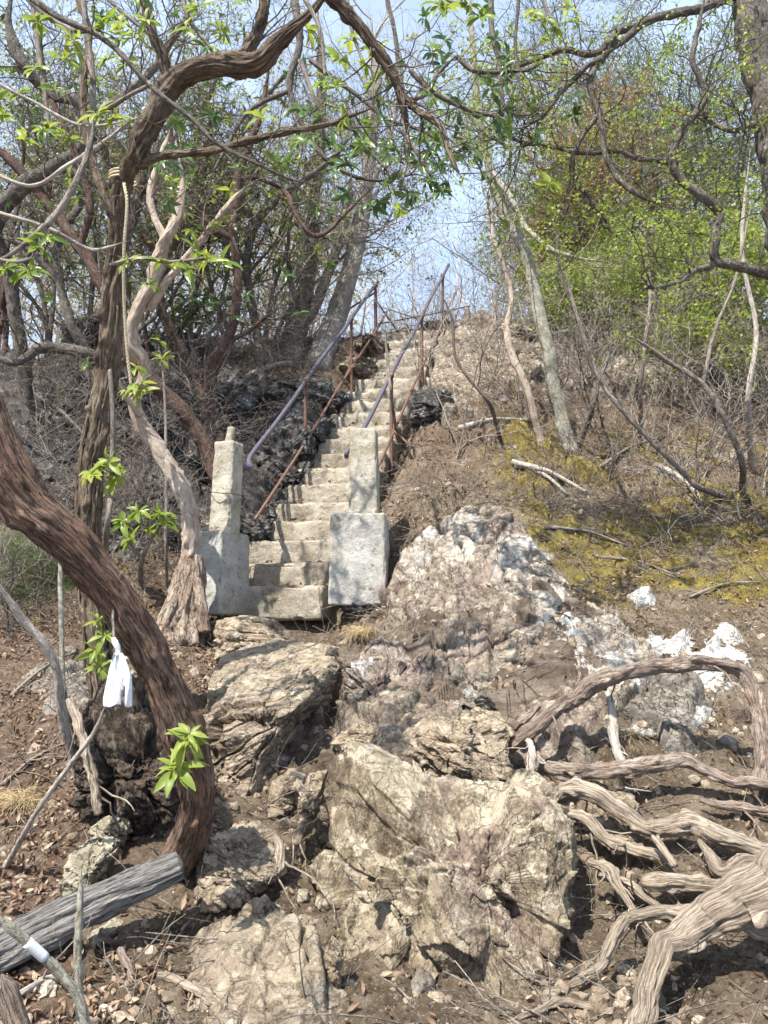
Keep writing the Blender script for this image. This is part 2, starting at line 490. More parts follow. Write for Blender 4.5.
def _phi(d2): return 0.5 * d2 * np.log(d2 + 1e-12)
_K = _phi(((_c[:, None] - _c[None]) ** 2).sum(-1)) + np.eye(len(_c)) * 4e-4
_A = np.block([[_K, np.c_[np.ones(len(_c)), _c]], [np.c_[np.ones(len(_c)), _c].T, np.zeros((3, 3))]])
_w = np.linalg.solve(_A, np.r_[ctrl[:, 2], 0, 0, 0])
def base_h(xy):
    out = np.empty(len(xy))
    for a in range(0, len(xy), 20000):
        q = warp(xy[a:a + 20000])
        out[a:a + 20000] = _phi(((q[:, None] - _c[None]) ** 2).sum(-1)) @ _w[:-3] + _w[-3] + q @ _w[-2:]
    return out

def axis(lo, hi, segs, far):
    """uniform core made of (end, step) segments, growing steps outside it up to far"""
    a = [lo]
    for end, st in segs:
        while a[-1] < end: a.append(a[-1] + st)
    st = segs[-1][1]
    while a[-1] < far[1]:
        st *= 1.09; a.append(a[-1] + st)
    st = segs[0][1]; b = [lo]
    while b[-1] > far[0]:
        st *= 1.09; b.append(b[-1] - st)
    return np.array(b[:0:-1] + a)
gx = axis(-3.6, 4.0, [(-2.4, 0.022), (2.4, 0.014), (4.0, 0.022)], (-220, 220))
gy = axis(2.2, 12, [(7.5, 0.0135), (12, 0.024)], (-60, 260))
GX, GY = np.meshgrid(gx, gy, indexing='ij')
xy = np.stack([GX.ravel(), GY.ravel()], 1)
# the smooth surface is solved on a thinner grid and interpolated
cx = gx[::6] if (len(gx) - 1) % 6 == 0 else np.append(gx[::6], gx[-1])
cy = gy[::6] if (len(gy) - 1) % 6 == 0 else np.append(gy[::6], gy[-1])
CX, CY = np.meshgrid(cx, cy, indexing='ij')
hc = base_h(np.stack([CX.ravel(), CY.ravel()], 1)).reshape(CX.shape)
def bil(xa, ya, H, x, y):
    i = np.clip(np.searchsorted(xa, x) - 1, 0, len(xa) - 2); j = np.clip(np.searchsorted(ya, y) - 1, 0, len(ya) - 2)
    fx = np.clip((x - xa[i]) / (xa[i + 1] - xa[i]), 0, 1); fy = np.clip((y - ya[j]) / (ya[j + 1] - ya[j]), 0, 1)
    return H[i, j] * (1 - fx) * (1 - fy) + H[i + 1, j] * fx * (1 - fy) + H[i, j + 1] * (1 - fx) * fy + H[i + 1, j + 1] * fx * fy
hb = bil(cx, cy, hc, xy[:, 0], xy[:, 1])
# zones, all in ground coordinates
X_, Y_ = xy[:, 0], xy[:, 1]
P3 = np.stack([X_, Y_, hb], 1)
wob = fbm(P3 * 0.9, 4) * 0.8
near = 1 - sstep(10, 40, np.hypot(X_, Y_ - 6))
sxl = stair_xl(Y_)
cliffL = sstep(6.3, 6.9, Y_ + wob) * (1 - sstep(8.8, 9.4, Y_ + wob * 0.5)) * sstep(0.15, -0.15, X_ - sxl + 0.0)
rockR = sstep(1.0, 0.45, np.hypot((X_ - 0.45) / 1.5, (Y_ - 4.7) / 1.35) + wob * 0.35)
rockU = sstep(8.4, 9.6, Y_ + wob) * sstep(0.3, 0.8, X_ - sxl)
mossR = sstep(5.0, 5.6, Y_ + wob * 0.6) * (1 - sstep(7.9, 9.0, Y_ + wob)) * sstep(0.7, 1.3, X_ + wob * 0.5)
mn = fbm(P3 * np.array([1.5, 1.5, 1.5]), 5, off=31)
moss = np.clip(mossR * sstep(-0.40, 0.05, mn), 0, 1)
moss = np.maximum(moss, 0.9 * sstep(0.08, 0.3, fbm(P3 * 1.1, 5, off=77)) * sstep(8.3, 9.0, Y_) * near)
mossL = sstep(-1.4, -2.0, X_) * sstep(5.2, 5.8, Y_ + wob) * sstep(-0.05, 0.25, fbm(P3 * 1.7, 4, off=3))
moss = np.clip(np.maximum(moss, mossL * 0.8), 0, 1)
rock = np.clip(np.maximum.reduce([cliffL, rockR * 0.9, rockU * sstep(-0.1, 0.15, fbm(P3 * 0.9, 4, off=9))]), 0, 1)
lichz = sstep(1.0, 0.3, np.hypot((X_ - 1.5) / 1.2, (Y_ - 4.75) / 0.6))
litter = np.clip(sstep(-0.7, -1.2, X_ + wob * 0.4) * sstep(7.0, 6.0, Y_) + 0.55 * sstep(6.5, 8, Y_), 0, 1)
# relief
h = hb.copy()
h += near * 0.085 * fbm(P3 * 1.3, 5, off=1) + (1 - near) * 1.5 * fbm(P3 * 0.06, 4)
h += near * 0.035 * fbm(P3 * 5, 5, 0.62, off=2) + near * 0.016 * ridged(P3 * 13, 4, off=12)
st = P3 @ np.array([0.35, -0.25, 0.9])
led = st * 5.5 + 1.6 * fbm(P3 * 1.6, 4, off=6)
saw = led - np.floor(led)
nearm = near > 0.01
Pn = P3[nearm]
def fz(sc, sd, a, b):
    out = np.zeros(len(P3)); v, t, e = facet(Pn * sc + fbm(Pn * 3, 3)[:, None] * 0.25, sd); out[nearm] = a * v + b * t; return out
h += rock * near * (0.05 * (saw ** 0.6 - 0.5) + fz(1.7, 5, 0.22, 0.30) + fz(4.6, 7, 0.09, 0.11) + 0.03 * ridged(P3 * 6, 5, off=8))
rgt = sstep(-0.2, 0.4, X_) * sstep(5.8, 6.6, Y_)
h += (1 - rock) * near * rgt * (fz(2.2, 15, 0.09, 0.13) + 0.05 * ridged(P3 * 3.5, 5, off=70))
h += (1 - rock) * near * (fz(3.0, 9, 0.045, 0.06) * sstep(-0.1, 0.3, fbm(P3 * 0.8, 3, off=40)) + fz(9.0, 11, 0.014, 0.02))
# ground stays just under the flight of steps
du = np.abs(X_ - (sxl + SW / 2))
ins = sstep(SW / 2 + 0.30, SW / 2 + 0.02, du) * (Y_ > 6.12) * (Y_ < 11.6)
target = np.minimum(stair_z(np.clip(Y_, 6.12, 11.0)) - 0.14, 4.1)
h = np.where(ins > 0, np.where(h > target, h * (1 - ins) + target * ins, h), h)
# washed-out hollow under the lowest step
hol = sstep(0.75, 0.1, np.hypot((X_ + 0.75) / 0.8, (Y_ - 6.1) / 0.35))
h -= 0.10 * hol
HH = h.reshape(GX.shape)
def H(x, y):
    return bil(gx, gy, HH, np.atleast_1d(np.asarray(x, float)), np.atleast_1d(np.asarray(y, float)))
def Gp(px, py, lo=2.0, hi=14.0):
    """where the sight line of a picture point meets the ground"""
    Ys = np.linspace(lo, hi, 1500)
    r = ray(px, py); r = r / r[1]
    g = Ys * r[2] - H(Ys * r[0], Ys)
    k = np.argmax(g < 0) if (g < 0).any() else len(Ys) - 1
    return r * Ys[k]
def on_ground(x, y, dz=0.0): return np.array([x, y, float(H(x, y)[0]) + dz])
n1, n2 = len(gx), len(gy)
ii = np.arange(n1 - 1)[:, None] * n2; jj = np.arange(n2 - 1)[None, :]
quads = np.stack([ii + jj, ii + n2 + jj, ii + n2 + jj + 1, ii + jj + 1], -1).reshape(-1, 4)

def ground_mat():
    g = G('earth'); p = g.pos()
    z = g.n('ShaderNodeSeparateColor'); g.l(g.attr('zone', 'Color'), z.inputs[0])
    mo, ro, li = z.outputs[0], z.outputs[1], z.outputs[2]
    lit = g.attr('litter', 'Fac'); dk = g.attr('darkrock', 'Fac')
    n = g.noise(p, 3.5, 9, 0.72, 0.4)
    dirt = g.ramp(n, [(0.34, (0.07, 0.05, 0.034)), (0.5, (0.185, 0.14, 0.096)), (0.66, (0.34, 0.275, 0.20))])
    fine = g.noise(p, 60, 6, 0.8)
    dirt = g.mix(g.mask(fine, 0.52, 0.66), dirt, (0.42, 0.36, 0.285))
    dirt = g.mix(g.mask(g.noise(p, 38, 5, 0.8), 0.55, 0.62), dirt, (0.045, 0.032, 0.024))
    ln = g.noise(p, 26, 7, 0.8, 1.0)
    litc = g.ramp(ln, [(0.32, (0.05, 0.034, 0.026)), (0.46, (0.15, 0.10, 0.07)), (0.56, (0.25, 0.18, 0.13)), (0.7, (0.40, 0.32, 0.245))])
    c = g.mix(lit, dirt, litc)
    mc = g.ramp(g.noise(p, 9, 7, 0.75), [(0.34, (0.07, 0.05, 0.02)), (0.46, (0.15, 0.118, 0.038)), (0.56, (0.28, 0.222, 0.062)), (0.68, (0.42, 0.335, 0.10))])
    mn = g.math('ADD', mo, g.math('MULTIPLY', g.math('SUBTRACT', g.noise(p, 9, 9, 0.8), 0.55), 3.2))
    c = g.mix(g.mask(mn, 0.45, 0.75), c, mc)
    q = g.mapping(p, (1, 1, 2.2), (0.5, 0.3, 0))
    rn = g.noise(q, 4.5, 9, 0.75, 0.5)
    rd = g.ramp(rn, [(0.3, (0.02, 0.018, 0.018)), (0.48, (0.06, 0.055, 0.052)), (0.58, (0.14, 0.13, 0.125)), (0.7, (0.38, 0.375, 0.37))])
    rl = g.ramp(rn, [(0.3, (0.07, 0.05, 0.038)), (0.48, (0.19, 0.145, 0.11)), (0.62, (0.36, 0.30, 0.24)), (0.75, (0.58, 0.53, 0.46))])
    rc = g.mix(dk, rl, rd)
    rm = g.math('ADD', ro, g.math('MULTIPLY', g.math('SUBTRACT', g.noise(p, 5, 7, 0.7), 0.5), 1.6))
    c = g.mix(g.mask(rm, 0.42, 0.6), c, rc)
    pp = g.math('MULTIPLY', g.mask(g.noise(p, 3.4, 8, 0.75, 0.6), 0.56, 0.60), g.attr('upper', 'Fac'))
    c = g.mix(pp, c, g.ramp(g.noise(p, 13, 8, 0.8), [(0.35, (0.16, 0.13, 0.11)), (0.5, (0.36, 0.31, 0.27)), (0.65, (0.55, 0.51, 0.46))]))
    lm = g.math('ADD', g.math('MULTIPLY', li, 0.55), g.noise(p, 5.5, 7, 0.66, 0.3))
    c = g.mix(g.mask(lm, 0.955, 1.0), c, g.ramp(g.noise(p, 30, 5, 0.75), [(0.3, (0.42, 0.41, 0.38)), (0.55, (0.78, 0.78, 0.75))]))
    hgt = g.math('ADD', g.noise(p, 28, 9, 0.8, 0.3), g.math('MULTIPLY', g.noise(p, 110, 4, 0.8), 0.35))
    b = g.bump(hgt, 1.0, 0.045)
    return g.fin(c, 0.95, b, 0.15)
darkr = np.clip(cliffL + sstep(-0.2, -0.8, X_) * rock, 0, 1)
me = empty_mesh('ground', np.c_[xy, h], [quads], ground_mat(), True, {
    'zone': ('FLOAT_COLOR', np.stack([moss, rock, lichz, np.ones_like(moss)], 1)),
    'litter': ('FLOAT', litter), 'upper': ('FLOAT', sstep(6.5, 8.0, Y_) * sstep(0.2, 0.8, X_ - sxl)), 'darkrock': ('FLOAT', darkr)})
ground = bpy.data.objects.new('ground', me); col.objects.link(ground); tag(ground, None, None, None, 'structure')
ground['label'] = 'steep earth hillside with moss, litter and bare rock'
ground['category'] = 'ground'

# ------------------------------------------------------------------ rocks
_ico = {}
def ico(k):
    if k not in _ico:
        bpy.ops.mesh.primitive_ico_sphere_add(subdivisions=k, radius=1)
        o = bpy.context.object; m = o.data
        V = np.empty(len(m.vertices) * 3, np.float32); m.vertices.foreach_get('co', V)
        Fc = np.empty(len(m.loops), np.int32); m.loops.foreach_get('vertex_index', Fc)
        _ico[k] = (V.reshape(-1, 3), Fc.reshape(-1, 3))
        bpy.data.objects.remove(o); bpy.data.meshes.remove(m)
    return _ico[k]

def rock(name, poly, Y, D, mat, label, cat='boulder', k=7, lean=0.25, planes=14, seed=0, amp=0.05, strata=(0.5, 0.3, 0.8), sfreq=9.0, samp=0.02, cut=(0.60, 0.92), pw=0.62, group=None, parent=None, fine=0.012, back=0.9, faces=()):
    poly = np.array(poly, float)
    pc = (poly.min(0) + poly.max(0)) / 2
    C = W(pc[0], pc[1], Y)
    Wp = np.array([W(x, y, Y) for x, y in poly]) - C
    S, Fc = ico(k)
    rr = np.random.RandomState(seed + 11)
    S = S.copy()
    # facet the unit shape, mostly on the sides and top so that the outline stays
    U = np.sign(S) * np.abs(S) ** pw
    L = np.abs(U)
    U = S / (np.abs(S[:, [1]]) ** (1 / pw * 1.3) + (S[:, [0]] ** 2 + S[:, [2]] ** 2) ** (1 / pw * 0.65)) ** (pw / 1.3)
    sc = np.ones(len(S))
    for _ in range(planes):
        nrm = rr.normal(size=3); nrm[1] = -abs(nrm[1]) - 0.35; nrm /= np.linalg.norm(nrm)
        d = rr.uniform(*cut)
        t = U @ nrm
        sc = np.minimum(sc, np.where(t > d, d / np.maximum(t, 1e-6), 1))
    for fx, fy, fzz, d in faces:
        nrm = np.array([fx, fy, fzz], float); nrm /= np.linalg.norm(nrm)
        t = U @ nrm
        sc = np.minimum(sc, np.where(t > d, d / np.maximum(t, 1e-6), 1))
    sc = sc * 0.96 + 0.04
    U = U * sc[:, None]
    ang = np.arctan2(S[:, 2], S[:, 0])
    # outline radius by direction
    dense = []
    for a, b in zip(Wp, np.roll(Wp, -1, 0)):
        t = np.linspace(0, 1, 60, endpoint=False)[:, None]; dense.append(a * (1 - t) + b * t)
    dense = np.vstack(dense)[:, [0, 2]]
    da = np.arctan2(dense[:, 1], dense[:, 0]); dr = np.hypot(dense[:, 0], dense[:, 1])
    bins = np.linspace(-math.pi, math.pi, 361)
    rb = np.zeros(360)
    idx = np.clip(np.digitize(da, bins) - 1, 0, 359)
    np.maximum.at(rb, idx, dr)
    for _ in range(80):
        z = rb == 0
        if not z.any(): break
        rb[z] = np.maximum(np.roll(rb, 1)[z], np.roll(rb, -1)[z])
    kk = np.array([1, 2, 1]) / 4
    for _ in range(2): rb = kk[0] * np.roll(rb, 1) + kk[1] * rb + kk[2] * np.roll(rb, -1)
    Ro = np.interp(ang, (bins[:-1] + bins[1:]) / 2, rb, period=2 * math.pi)
    V = np.empty((len(S), 3))
    rho = np.hypot(U[:, 0], U[:, 2]); 
    V[:, 0] = Ro * rho * np.cos(ang); V[:, 2] = Ro * rho * np.sin(ang)
    V[:, 1] = np.where(U[:, 1] < 0, U[:, 1] * D, U[:, 1] * D * back) + lean * V[:, 2]
    size = math.sqrt(rb.mean() * D)
    Wd = V + C
    nr = V / (np.linalg.norm(V * np.array([1, 1, 1]), axis=1)[:, None] + 1e-6)
    # more block-like: noise in space
    sd = np.array(strata, float); sd /= np.linalg.norm(sd)
    o = seed * 3.7
    led = (Wd @ sd) * sfreq + 1.5 * fbm(Wd * 2.2, 4, off=o)
    saw = led - np.floor(led)
    led2 = (Wd @ sd) * sfreq * 3.3 + 2.2 * fbm(Wd * 4, 4, off=o + 3)
    saw2 = led2 - np.floor(led2)
    B = np.linalg.svd(sd[None])[2][1:]
    Q = np.stack([Wd @ sd * 1.7, Wd @ B[0], Wd @ B[1]], 1) + (fbm(Wd * 3.5, 4, off=o) * 0.06)[:, None]
    va, ta, ea = facet(Q * (0.95 / size) + o, seed)
    vb, tb, eb = facet(Q * (2.3 / size) + o, seed + 2)
    vc, tc, ec = facet(Q * (5.5 / size) + o, seed + 4)
    d = amp * (fbm(Wd * (1.1 / size), 4, 0.5, off=o) * 1.0 + 1.0 * va + 0.9 * ta + 0.42 * vb + 0.5 * tb + 0.10 * vc + 0.14 * tc)
    d -= amp * 0.35 * sstep(0.10, 0.0, ea) * sstep(-0.2, 0.2, fbm(Wd * 2, 3, off=o + 2))
    d += samp * 0.7 * ((saw ** 0.7) - 0.5 + 0.3 * (saw2 ** 0.7 - 0.5)) * (0.3 + sstep(-0.1, 0.35, fbm(Wd * 1.7, 3, off=o + 8)))
    ph = (Wd @ sd) * sfreq * 0.9 + 0.9 * fbm(Wd * 1.8, 4, off=o + 31); pf = ph - np.floor(ph)
    d -= min(0.07, 0.09 * size) * sstep(0.085, 0.0, np.abs(pf - 0.5)) * sstep(-0.12, 0.12, fbm(Wd * 1.5, 3, off=o + 17))
    An = np.stack([Wd @ sd * 22, Wd @ B[0] * 10, Wd @ B[1] * 12], 1)
    d += fine * 0.55 * (ridged(An, 5, 0.62, off=o + 5) - 0.5) + fine * 0.6 * fbm(Wd * 30, 4, 0.7, off=o)
    edge = 1.0 - 0.55 * sstep(0.75, 1.0, rho)
    V = V + nr * (d * edge)[:, None]
    M = MB(); M.add(V + C, None, Fc)
    if parent is not None: return M.build(name, mat, parent)
    return M.build_top(name, mat, label, cat, group)

m_tan = rock_mat('tan_rock', [(0.28, (0.15, 0.108, 0.072)), (0.43, (0.32, 0.25, 0.175)), (0.57, (0.47, 0.385, 0.275)), (0.73, (0.60, 0.52, 0.40))], strata=(1, 1, 2.2), rot=(0.4, 0.7, 0.2), purple=0.25, lich=0.1)
m_main = rock_mat('purple_tan_rock', [(0.30, (0.075, 0.055, 0.036)), (0.43, (0.21, 0.163, 0.108)), (0.56, (0.35, 0.285, 0.195)), (0.70, (0.56, 0.49, 0.37))], strata=(2.0, 1, 1.0), rot=(0.2, 0.6, 0.2), dust_toplight=(0.62, 0.545, 0.41), dust_toplight_amt=0.95, purple=0.7, lich=0.15)  # pale dust on up-facing faces doubles as painted top light over a darkened front
m_pinkish = rock_mat('pink_grey_rock', [(0.29, (0.095, 0.072, 0.05)), (0.43, (0.27, 0.215, 0.152)), (0.56, (0.43, 0.36, 0.265)), (0.71, (0.60, 0.54, 0.43))], strata=(1, 1, 3.2), rot=(0.3, 0.5, 0.1), purple=0.3, lich=0.12)
m_out = rock_mat('outcrop_rock', [(0.28, (0.09, 0.068, 0.058)), (0.44, (0.21, 0.165, 0.14)), (0.58, (0.34, 0.285, 0.245)), (0.74, (0.52, 0.47, 0.42))], strata=(1.6, 1, 1.0), rot=(0.2, 0.4, 0.6), purple=0.6, lich=0.38, lichcol=(0.66, 0.65, 0.62), dust_toplight_amt=0.3)
m_pale = rock_mat('pale_lichen_rock', [(0.25, (0.17, 0.13, 0.11)), (0.42, (0.34, 0.28, 0.24)), (0.56, (0.48, 0.43, 0.38)), (0.72, (0.63, 0.60, 0.56))], lich=0.7, lichcol=(0.72, 0.72, 0.70), purple=0.3, dust_toplight=(0.55, 0.50, 0.42))
m_cream = rock_mat('cream_rock', [(0.25, (0.20, 0.155, 0.12)), (0.42, (0.40, 0.33, 0.25)), (0.56, (0.55, 0.48, 0.38)), (0.72, (0.66, 0.62, 0.55))], lich=0.45, lichcol=(0.72, 0.71, 0.69), purple=0.5, dust_toplight=(0.5, 0.42, 0.32))
m_bank = rock_mat('brown_pale_rock', [(0.28, (0.09, 0.068, 0.05)), (0.43, (0.22, 0.175, 0.13)), (0.56, (0.36, 0.30, 0.23)), (0.70, (0.52, 0.46, 0.37))], lich=0.3, lichcol=(0.56, 0.55, 0.51), dust_toplight=(0.26, 0.19, 0.13), dust_toplight_amt=0.8)
m_grime = rock_mat('grimy_rock', [(0.28, (0.07, 0.06, 0.05)), (0.44, (0.17, 0.15, 0.125)), (0.58, (0.28, 0.25, 0.215)), (0.74, (0.46, 0.43, 0.38))], lich=0.3, lichcol=(0.45, 0.46, 0.45), dust_toplight_amt=0.3)
m_dark = rock_mat('dark_rock', [(0.3, (0.02, 0.019, 0.019)), (0.46, (0.062, 0.058, 0.055)), (0.58, (0.13, 0.125, 0.12)), (0.72, (0.28, 0.275, 0.27))], lich=0.42, lichcol=(0.40, 0.41, 0.42), dust_toplight=(0.13, 0.10, 0.065), dust_toplight_amt=0.6)
m_stump = rock_mat('charred_wood', [(0.3, (0.018, 0.013, 0.010)), (0.48, (0.05, 0.036, 0.028)), (0.6, (0.11, 0.085, 0.066)), (0.74, (0.24, 0.20, 0.165))], strata=(3, 3, 0.6), lich=0.1, lichcol=(0.3, 0.27, 0.23), dust_toplight=(0.16, 0.11, 0.075), dust_toplight_amt=0.8)
m_yel = rock_mat('yellowish_rock', [(0.3, (0.24, 0.20, 0.13)), (0.5, (0.42, 0.37, 0.27)), (0.7, (0.58, 0.54, 0.43))], dust_toplight=(0.5, 0.46, 0.34), lich=0.1)
m_white = rock_mat('white_rock', [(0.25, (0.30, 0.28, 0.25)), (0.45, (0.56, 0.55, 0.52)), (0.7, (0.76, 0.76, 0.74))], dust_toplight=(0.7, 0.7, 0.66), lich=0.2, lichcol=(0.8, 0.8, 0.78))

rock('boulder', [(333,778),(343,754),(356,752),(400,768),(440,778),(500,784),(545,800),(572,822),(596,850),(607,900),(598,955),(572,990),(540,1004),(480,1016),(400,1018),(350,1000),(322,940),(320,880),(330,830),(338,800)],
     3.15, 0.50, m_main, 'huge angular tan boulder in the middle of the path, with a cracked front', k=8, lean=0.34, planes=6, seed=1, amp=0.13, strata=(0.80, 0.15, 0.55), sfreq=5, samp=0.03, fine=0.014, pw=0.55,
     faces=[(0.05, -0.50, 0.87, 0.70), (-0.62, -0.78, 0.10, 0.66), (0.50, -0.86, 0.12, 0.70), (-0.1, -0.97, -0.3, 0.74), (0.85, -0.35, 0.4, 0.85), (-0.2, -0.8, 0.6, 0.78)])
rock('boulder', [(200,690),(205,655),(235,643),(270,640),(300,648),(330,655),(338,668),(330,705),(310,755),(295,800),(262,836),(222,830),(200,790),(188,730)],
     4.42, 0.62, m_pinkish, 'wide pinkish grey boulder with slanting layers, just below the concrete steps', k=8, lean=0.75, planes=4, seed=2, amp=0.085, strata=(-0.45, 0.25, 0.86), sfreq=9, samp=0.035, fine=0.016, pw=0.6, faces=[(-0.1,-0.62,0.78,0.62),(0.75,-0.6,0.1,0.7),(-0.3,-0.9,-0.2,0.72)])
rock('boulder', [(200,650),(207,622),(240,616),(275,620),(303,640),(290,652),(240,662),(205,668)],
     5.5, 0.38, m_tan, 'low buff rock slab touching the left foot of the lowest step', k=6, lean=0.6, planes=10, seed=3, amp=0.05, strata=(0.1, 0.1, 1), sfreq=14, samp=0.03)
rock('boulder', [(384,750),(405,730),(430,718),(455,726),(478,710),(500,714),(514,735),(508,770),(480,785),(440,776),(405,768)],
     3.95, 0.22, m_tan, 'buff wedge of rock with a hollow, lying above the huge boulder', k=7, lean=0.3, planes=12, seed=4, amp=0.06, strata=(0.5, 0.1, 0.8), sfreq=12, samp=0.03)
def slab(name, poly, mat, label, cat='outcrop', thick=0.10, step=0.009, amp=0.06, sc=2.2, seed=0, strata=(0.7, 0.2, 0.6), rag=0.06, pale=None, soft=0.10, group=None, fine=0.010):
    """a rock surface that comes out of the slope: outline on the ground, raised, broken into tilted blocks, sunk at its rim"""
    pts = np.array([Gp(a, b)[:2] for a, b in poly])
    lo, hi = pts.min(0) - 0.12, pts.max(0) + 0.12
    xa = np.arange(lo[0], hi[0], step); ya = np.arange(lo[1], hi[1], step)
    A, Bq = np.meshgrid(xa, ya, indexing='ij'); q = np.stack([A.ravel(), Bq.ravel()], 1)
    z0 = bil(cx, cy, hc, q[:, 0], q[:, 1]); P = np.c_[q, z0]
    qq = q + np.stack([fbm(P * 3, 4, off=seed), fbm(P * 3, 4, off=seed + 9)], 1) * rag * 2.5
    inside = np.zeros(len(q), bool); dist = np.full(len(q), 9.0)
    for (x1, y1), (x2, y2) in zip(pts, np.roll(pts, -1, 0)):
        cond = ((y1 > qq[:, 1]) != (y2 > qq[:, 1])) & (qq[:, 0] < (x2 - x1) * (qq[:, 1] - y1) / (y2 - y1 + 1e-12) + x1)
        inside ^= cond
        e = np.array([x2 - x1, y2 - y1]); t = np.clip(((qq - [x1, y1]) @ e) / (e @ e + 1e-12), 0, 1)
        dist = np.minimum(dist, np.hypot(*(qq - [x1, y1] - t[:, None] * e).T))
    sd_ = np.where(inside, dist, -dist)
    e = 0.03
    N = unit_(np.stack([-(bil(cx, cy, hc, q[:, 0] + e, q[:, 1]) - z0) / e, -(bil(cx, cy, hc, q[:, 0], q[:, 1] + e) - z0) / e, np.ones(len(q))], 1))
    sd = np.array(strata, float); sd /= np.linalg.norm(sd); B = np.linalg.svd(sd[None])[2][1:]
    Q = np.stack([P @ sd * 1.8, P @ B[0], P @ B[1]], 1) + (fbm(P * 3, 4, off=seed) * 0.10)[:, None]
    va, ta, ea = facet(Q * sc + seed, seed); vb, tb, eb = facet(Q * sc * 2.6 + seed, seed + 1); vc, tc, ec = facet(Q * sc * 6.5 + seed, seed + 2)
    led = (P @ sd) * 7 + 1.4 * fbm(P * 2, 4, off=seed + 5.0); saw = led - np.floor(led)
    d = amp * (1.0 * va + 1.2 * ta + 0.30 * vb + 0.38 * tb + 0.07 * vc + 0.09 * tc + 0.15 * (saw ** 0.8 - 0.5) + 0.9 * fbm(P * 1.3, 3, off=seed + 3.0))
    d -= 0.05 * sstep(0.07, 0.0, np.abs(saw - 0.4)) * sstep(-0.05, 0.2, fbm(P * 1.4, 3, off=seed + 14.0))
    d -= amp * 0.5 * sstep(0.07, 0.0, ea)
    d += fine * (ridged(P * 14, 5, 0.62, off=seed) - 0.4) + fine * 0.6 * fbm(P * 40, 4, 0.7)
    up = thick * sstep(-0.01, soft, sd_) + d * sstep(-0.02, 0.06, sd_) - 0.16 * sstep(0.0, -0.10, sd_)
    V = P + N * up[:, None] + np.array([0, 0, 0.02])
    keepv = sd_ > -0.10
    na, nb = len(xa), len(ya)
    i_ = np.arange(na - 1)[:, None] * nb; j_ = np.arange(nb - 1)[None, :]
    F4 = np.stack([i_ + j_, i_ + nb + j_, i_ + nb + j_ + 1, i_ + j_ + 1], -1).reshape(-1, 4)
    F4 = F4[keepv[F4].all(1)]
    used = np.unique(F4); mp = np.full(len(V), -1); mp[used] = np.arange(len(used))
    V = V[used]; rn = np.zeros(len(V))
    if pale is not None:
        for px, py, rad in pale:
            c = Gp(px, py); rn = np.maximum(rn, sstep(rad, rad * 0.4, np.hypot(V[:, 0] - c[0], V[:, 1] - c[1])))
    M = MB(); M.add(V, mp[F4], None, None, rn)
    return M.build_top(name, mat, label, cat, group)
def unit_(v): return v / (np.linalg.norm(v, axis=1)[:, None] + 1e-9)
m_zone = rock_mat('outcrop_rock_zoned', [(0.29, (0.075, 0.058, 0.045)), (0.42, (0.20, 0.158, 0.122)), (0.56, (0.33, 0.278, 0.222)), (0.70, (0.51, 0.46, 0.385))], strata=(1.4, 1, 1.0), rot=(0.2, 0.4, 0.6), purple=0.35, lich=0.62, lichcol=(0.64, 0.63, 0.61), dust_toplight_amt=0.35,
    zone=[(0.25, (0.20, 0.16, 0.125)), (0.42, (0.39, 0.335, 0.275)), (0.56, (0.53, 0.48, 0.41)), (0.72, (0.66, 0.63, 0.57))])
slab('rock_outcrop', [(325,745),(332,690),(352,650),(380,632),(392,590),(405,552),(428,522),(470,508),(500,520),(528,532),(552,560),(575,588),(600,603),(640,640),(668,672),(650,700),(610,735),(585,775),(520,770),(440,745),(380,765)],
     m_zone, 'broad cracked purplish outcrop, whitish above, sloping from the right concrete block', thick=0.13, amp=0.09, sc=1.25, fine=0.006, seed=5, strata=(0.85, -0.1, 0.4), rag=0.05,
     pale=[(440,560,0.42),(450,600,0.25),(530,570,0.38),(580,620,0.42),(620,660,0.40),(520,600,0.25)])
slab('rock_outcrop', [(425,425),(432,385),(440,352),(475,338),(520,340),(560,352),(548,372),(515,388),(500,405),(470,412),(450,430)],
     m_bank, 'smooth pale rock bank just right of the top of the stairs', thick=0.14, amp=0.09, sc=1.2, seed=8, step=0.014, rag=0.10)
slab('rock_outcrop', [(575,385),(620,368),(700,372),(768,380),(770,400),(700,402),(640,398)], m_zone, 'long grey rock ledge across the upper right thicket', thick=0.14, amp=0.14, sc=1.6, seed=9, step=0.016, rag=0.14, pale=[(600,380,.5),(700,385,.6)])
slab('rock_outcrop', [(232,1060),(205,1000),(208,940),(235,925),(275,918),(310,940),(330,985),(350,1060)], m_pinkish, 'smooth grey rock surface sunk in the path at the bottom edge', cat='rock', thick=0.07, amp=0.05, sc=2.2, seed=13, step=0.006)
slab('rock_outcrop', [(600,760),(575,735),(600,700),(650,690),(700,700),(712,735),(690,760),(640,770)], m_grime, 'grimy rock face framed by the arching root', thick=0.10, amp=0.10, sc=2.6, seed=14, step=0.007)
slab('rock_outcrop', [(15,690),(40,665),(100,672),(95,700),(40,715)], m_grime, 'low flat rock on the left litter slope behind the bent sapling', thick=0.03, amp=0.04, sc=3, seed=15)
rock('boulder', [(330,735),(345,680),(372,645),(400,640),(428,660),(440,700),(425,735),(385,752),(350,752)],
     4.62, 0.40, m_out, 'rough purplish block between the wide slanting boulder and the buff wedge', k=7, lean=0.9, planes=16, seed=51, amp=0.12, strata=(0.85, 0.1, 0.4), sfreq=8, samp=0.05)
rock('boulder', [(430,720),(440,672),(470,650),(505,668),(520,710),(505,745),(460,745)],
     4.55, 0.36, m_grime, 'dark cracked block of rock just above the hollow buff wedge', k=7, lean=0.9, planes=16, seed=52, amp=0.11, strata=(0.5, 0.1, 0.8), sfreq=8, samp=0.05)
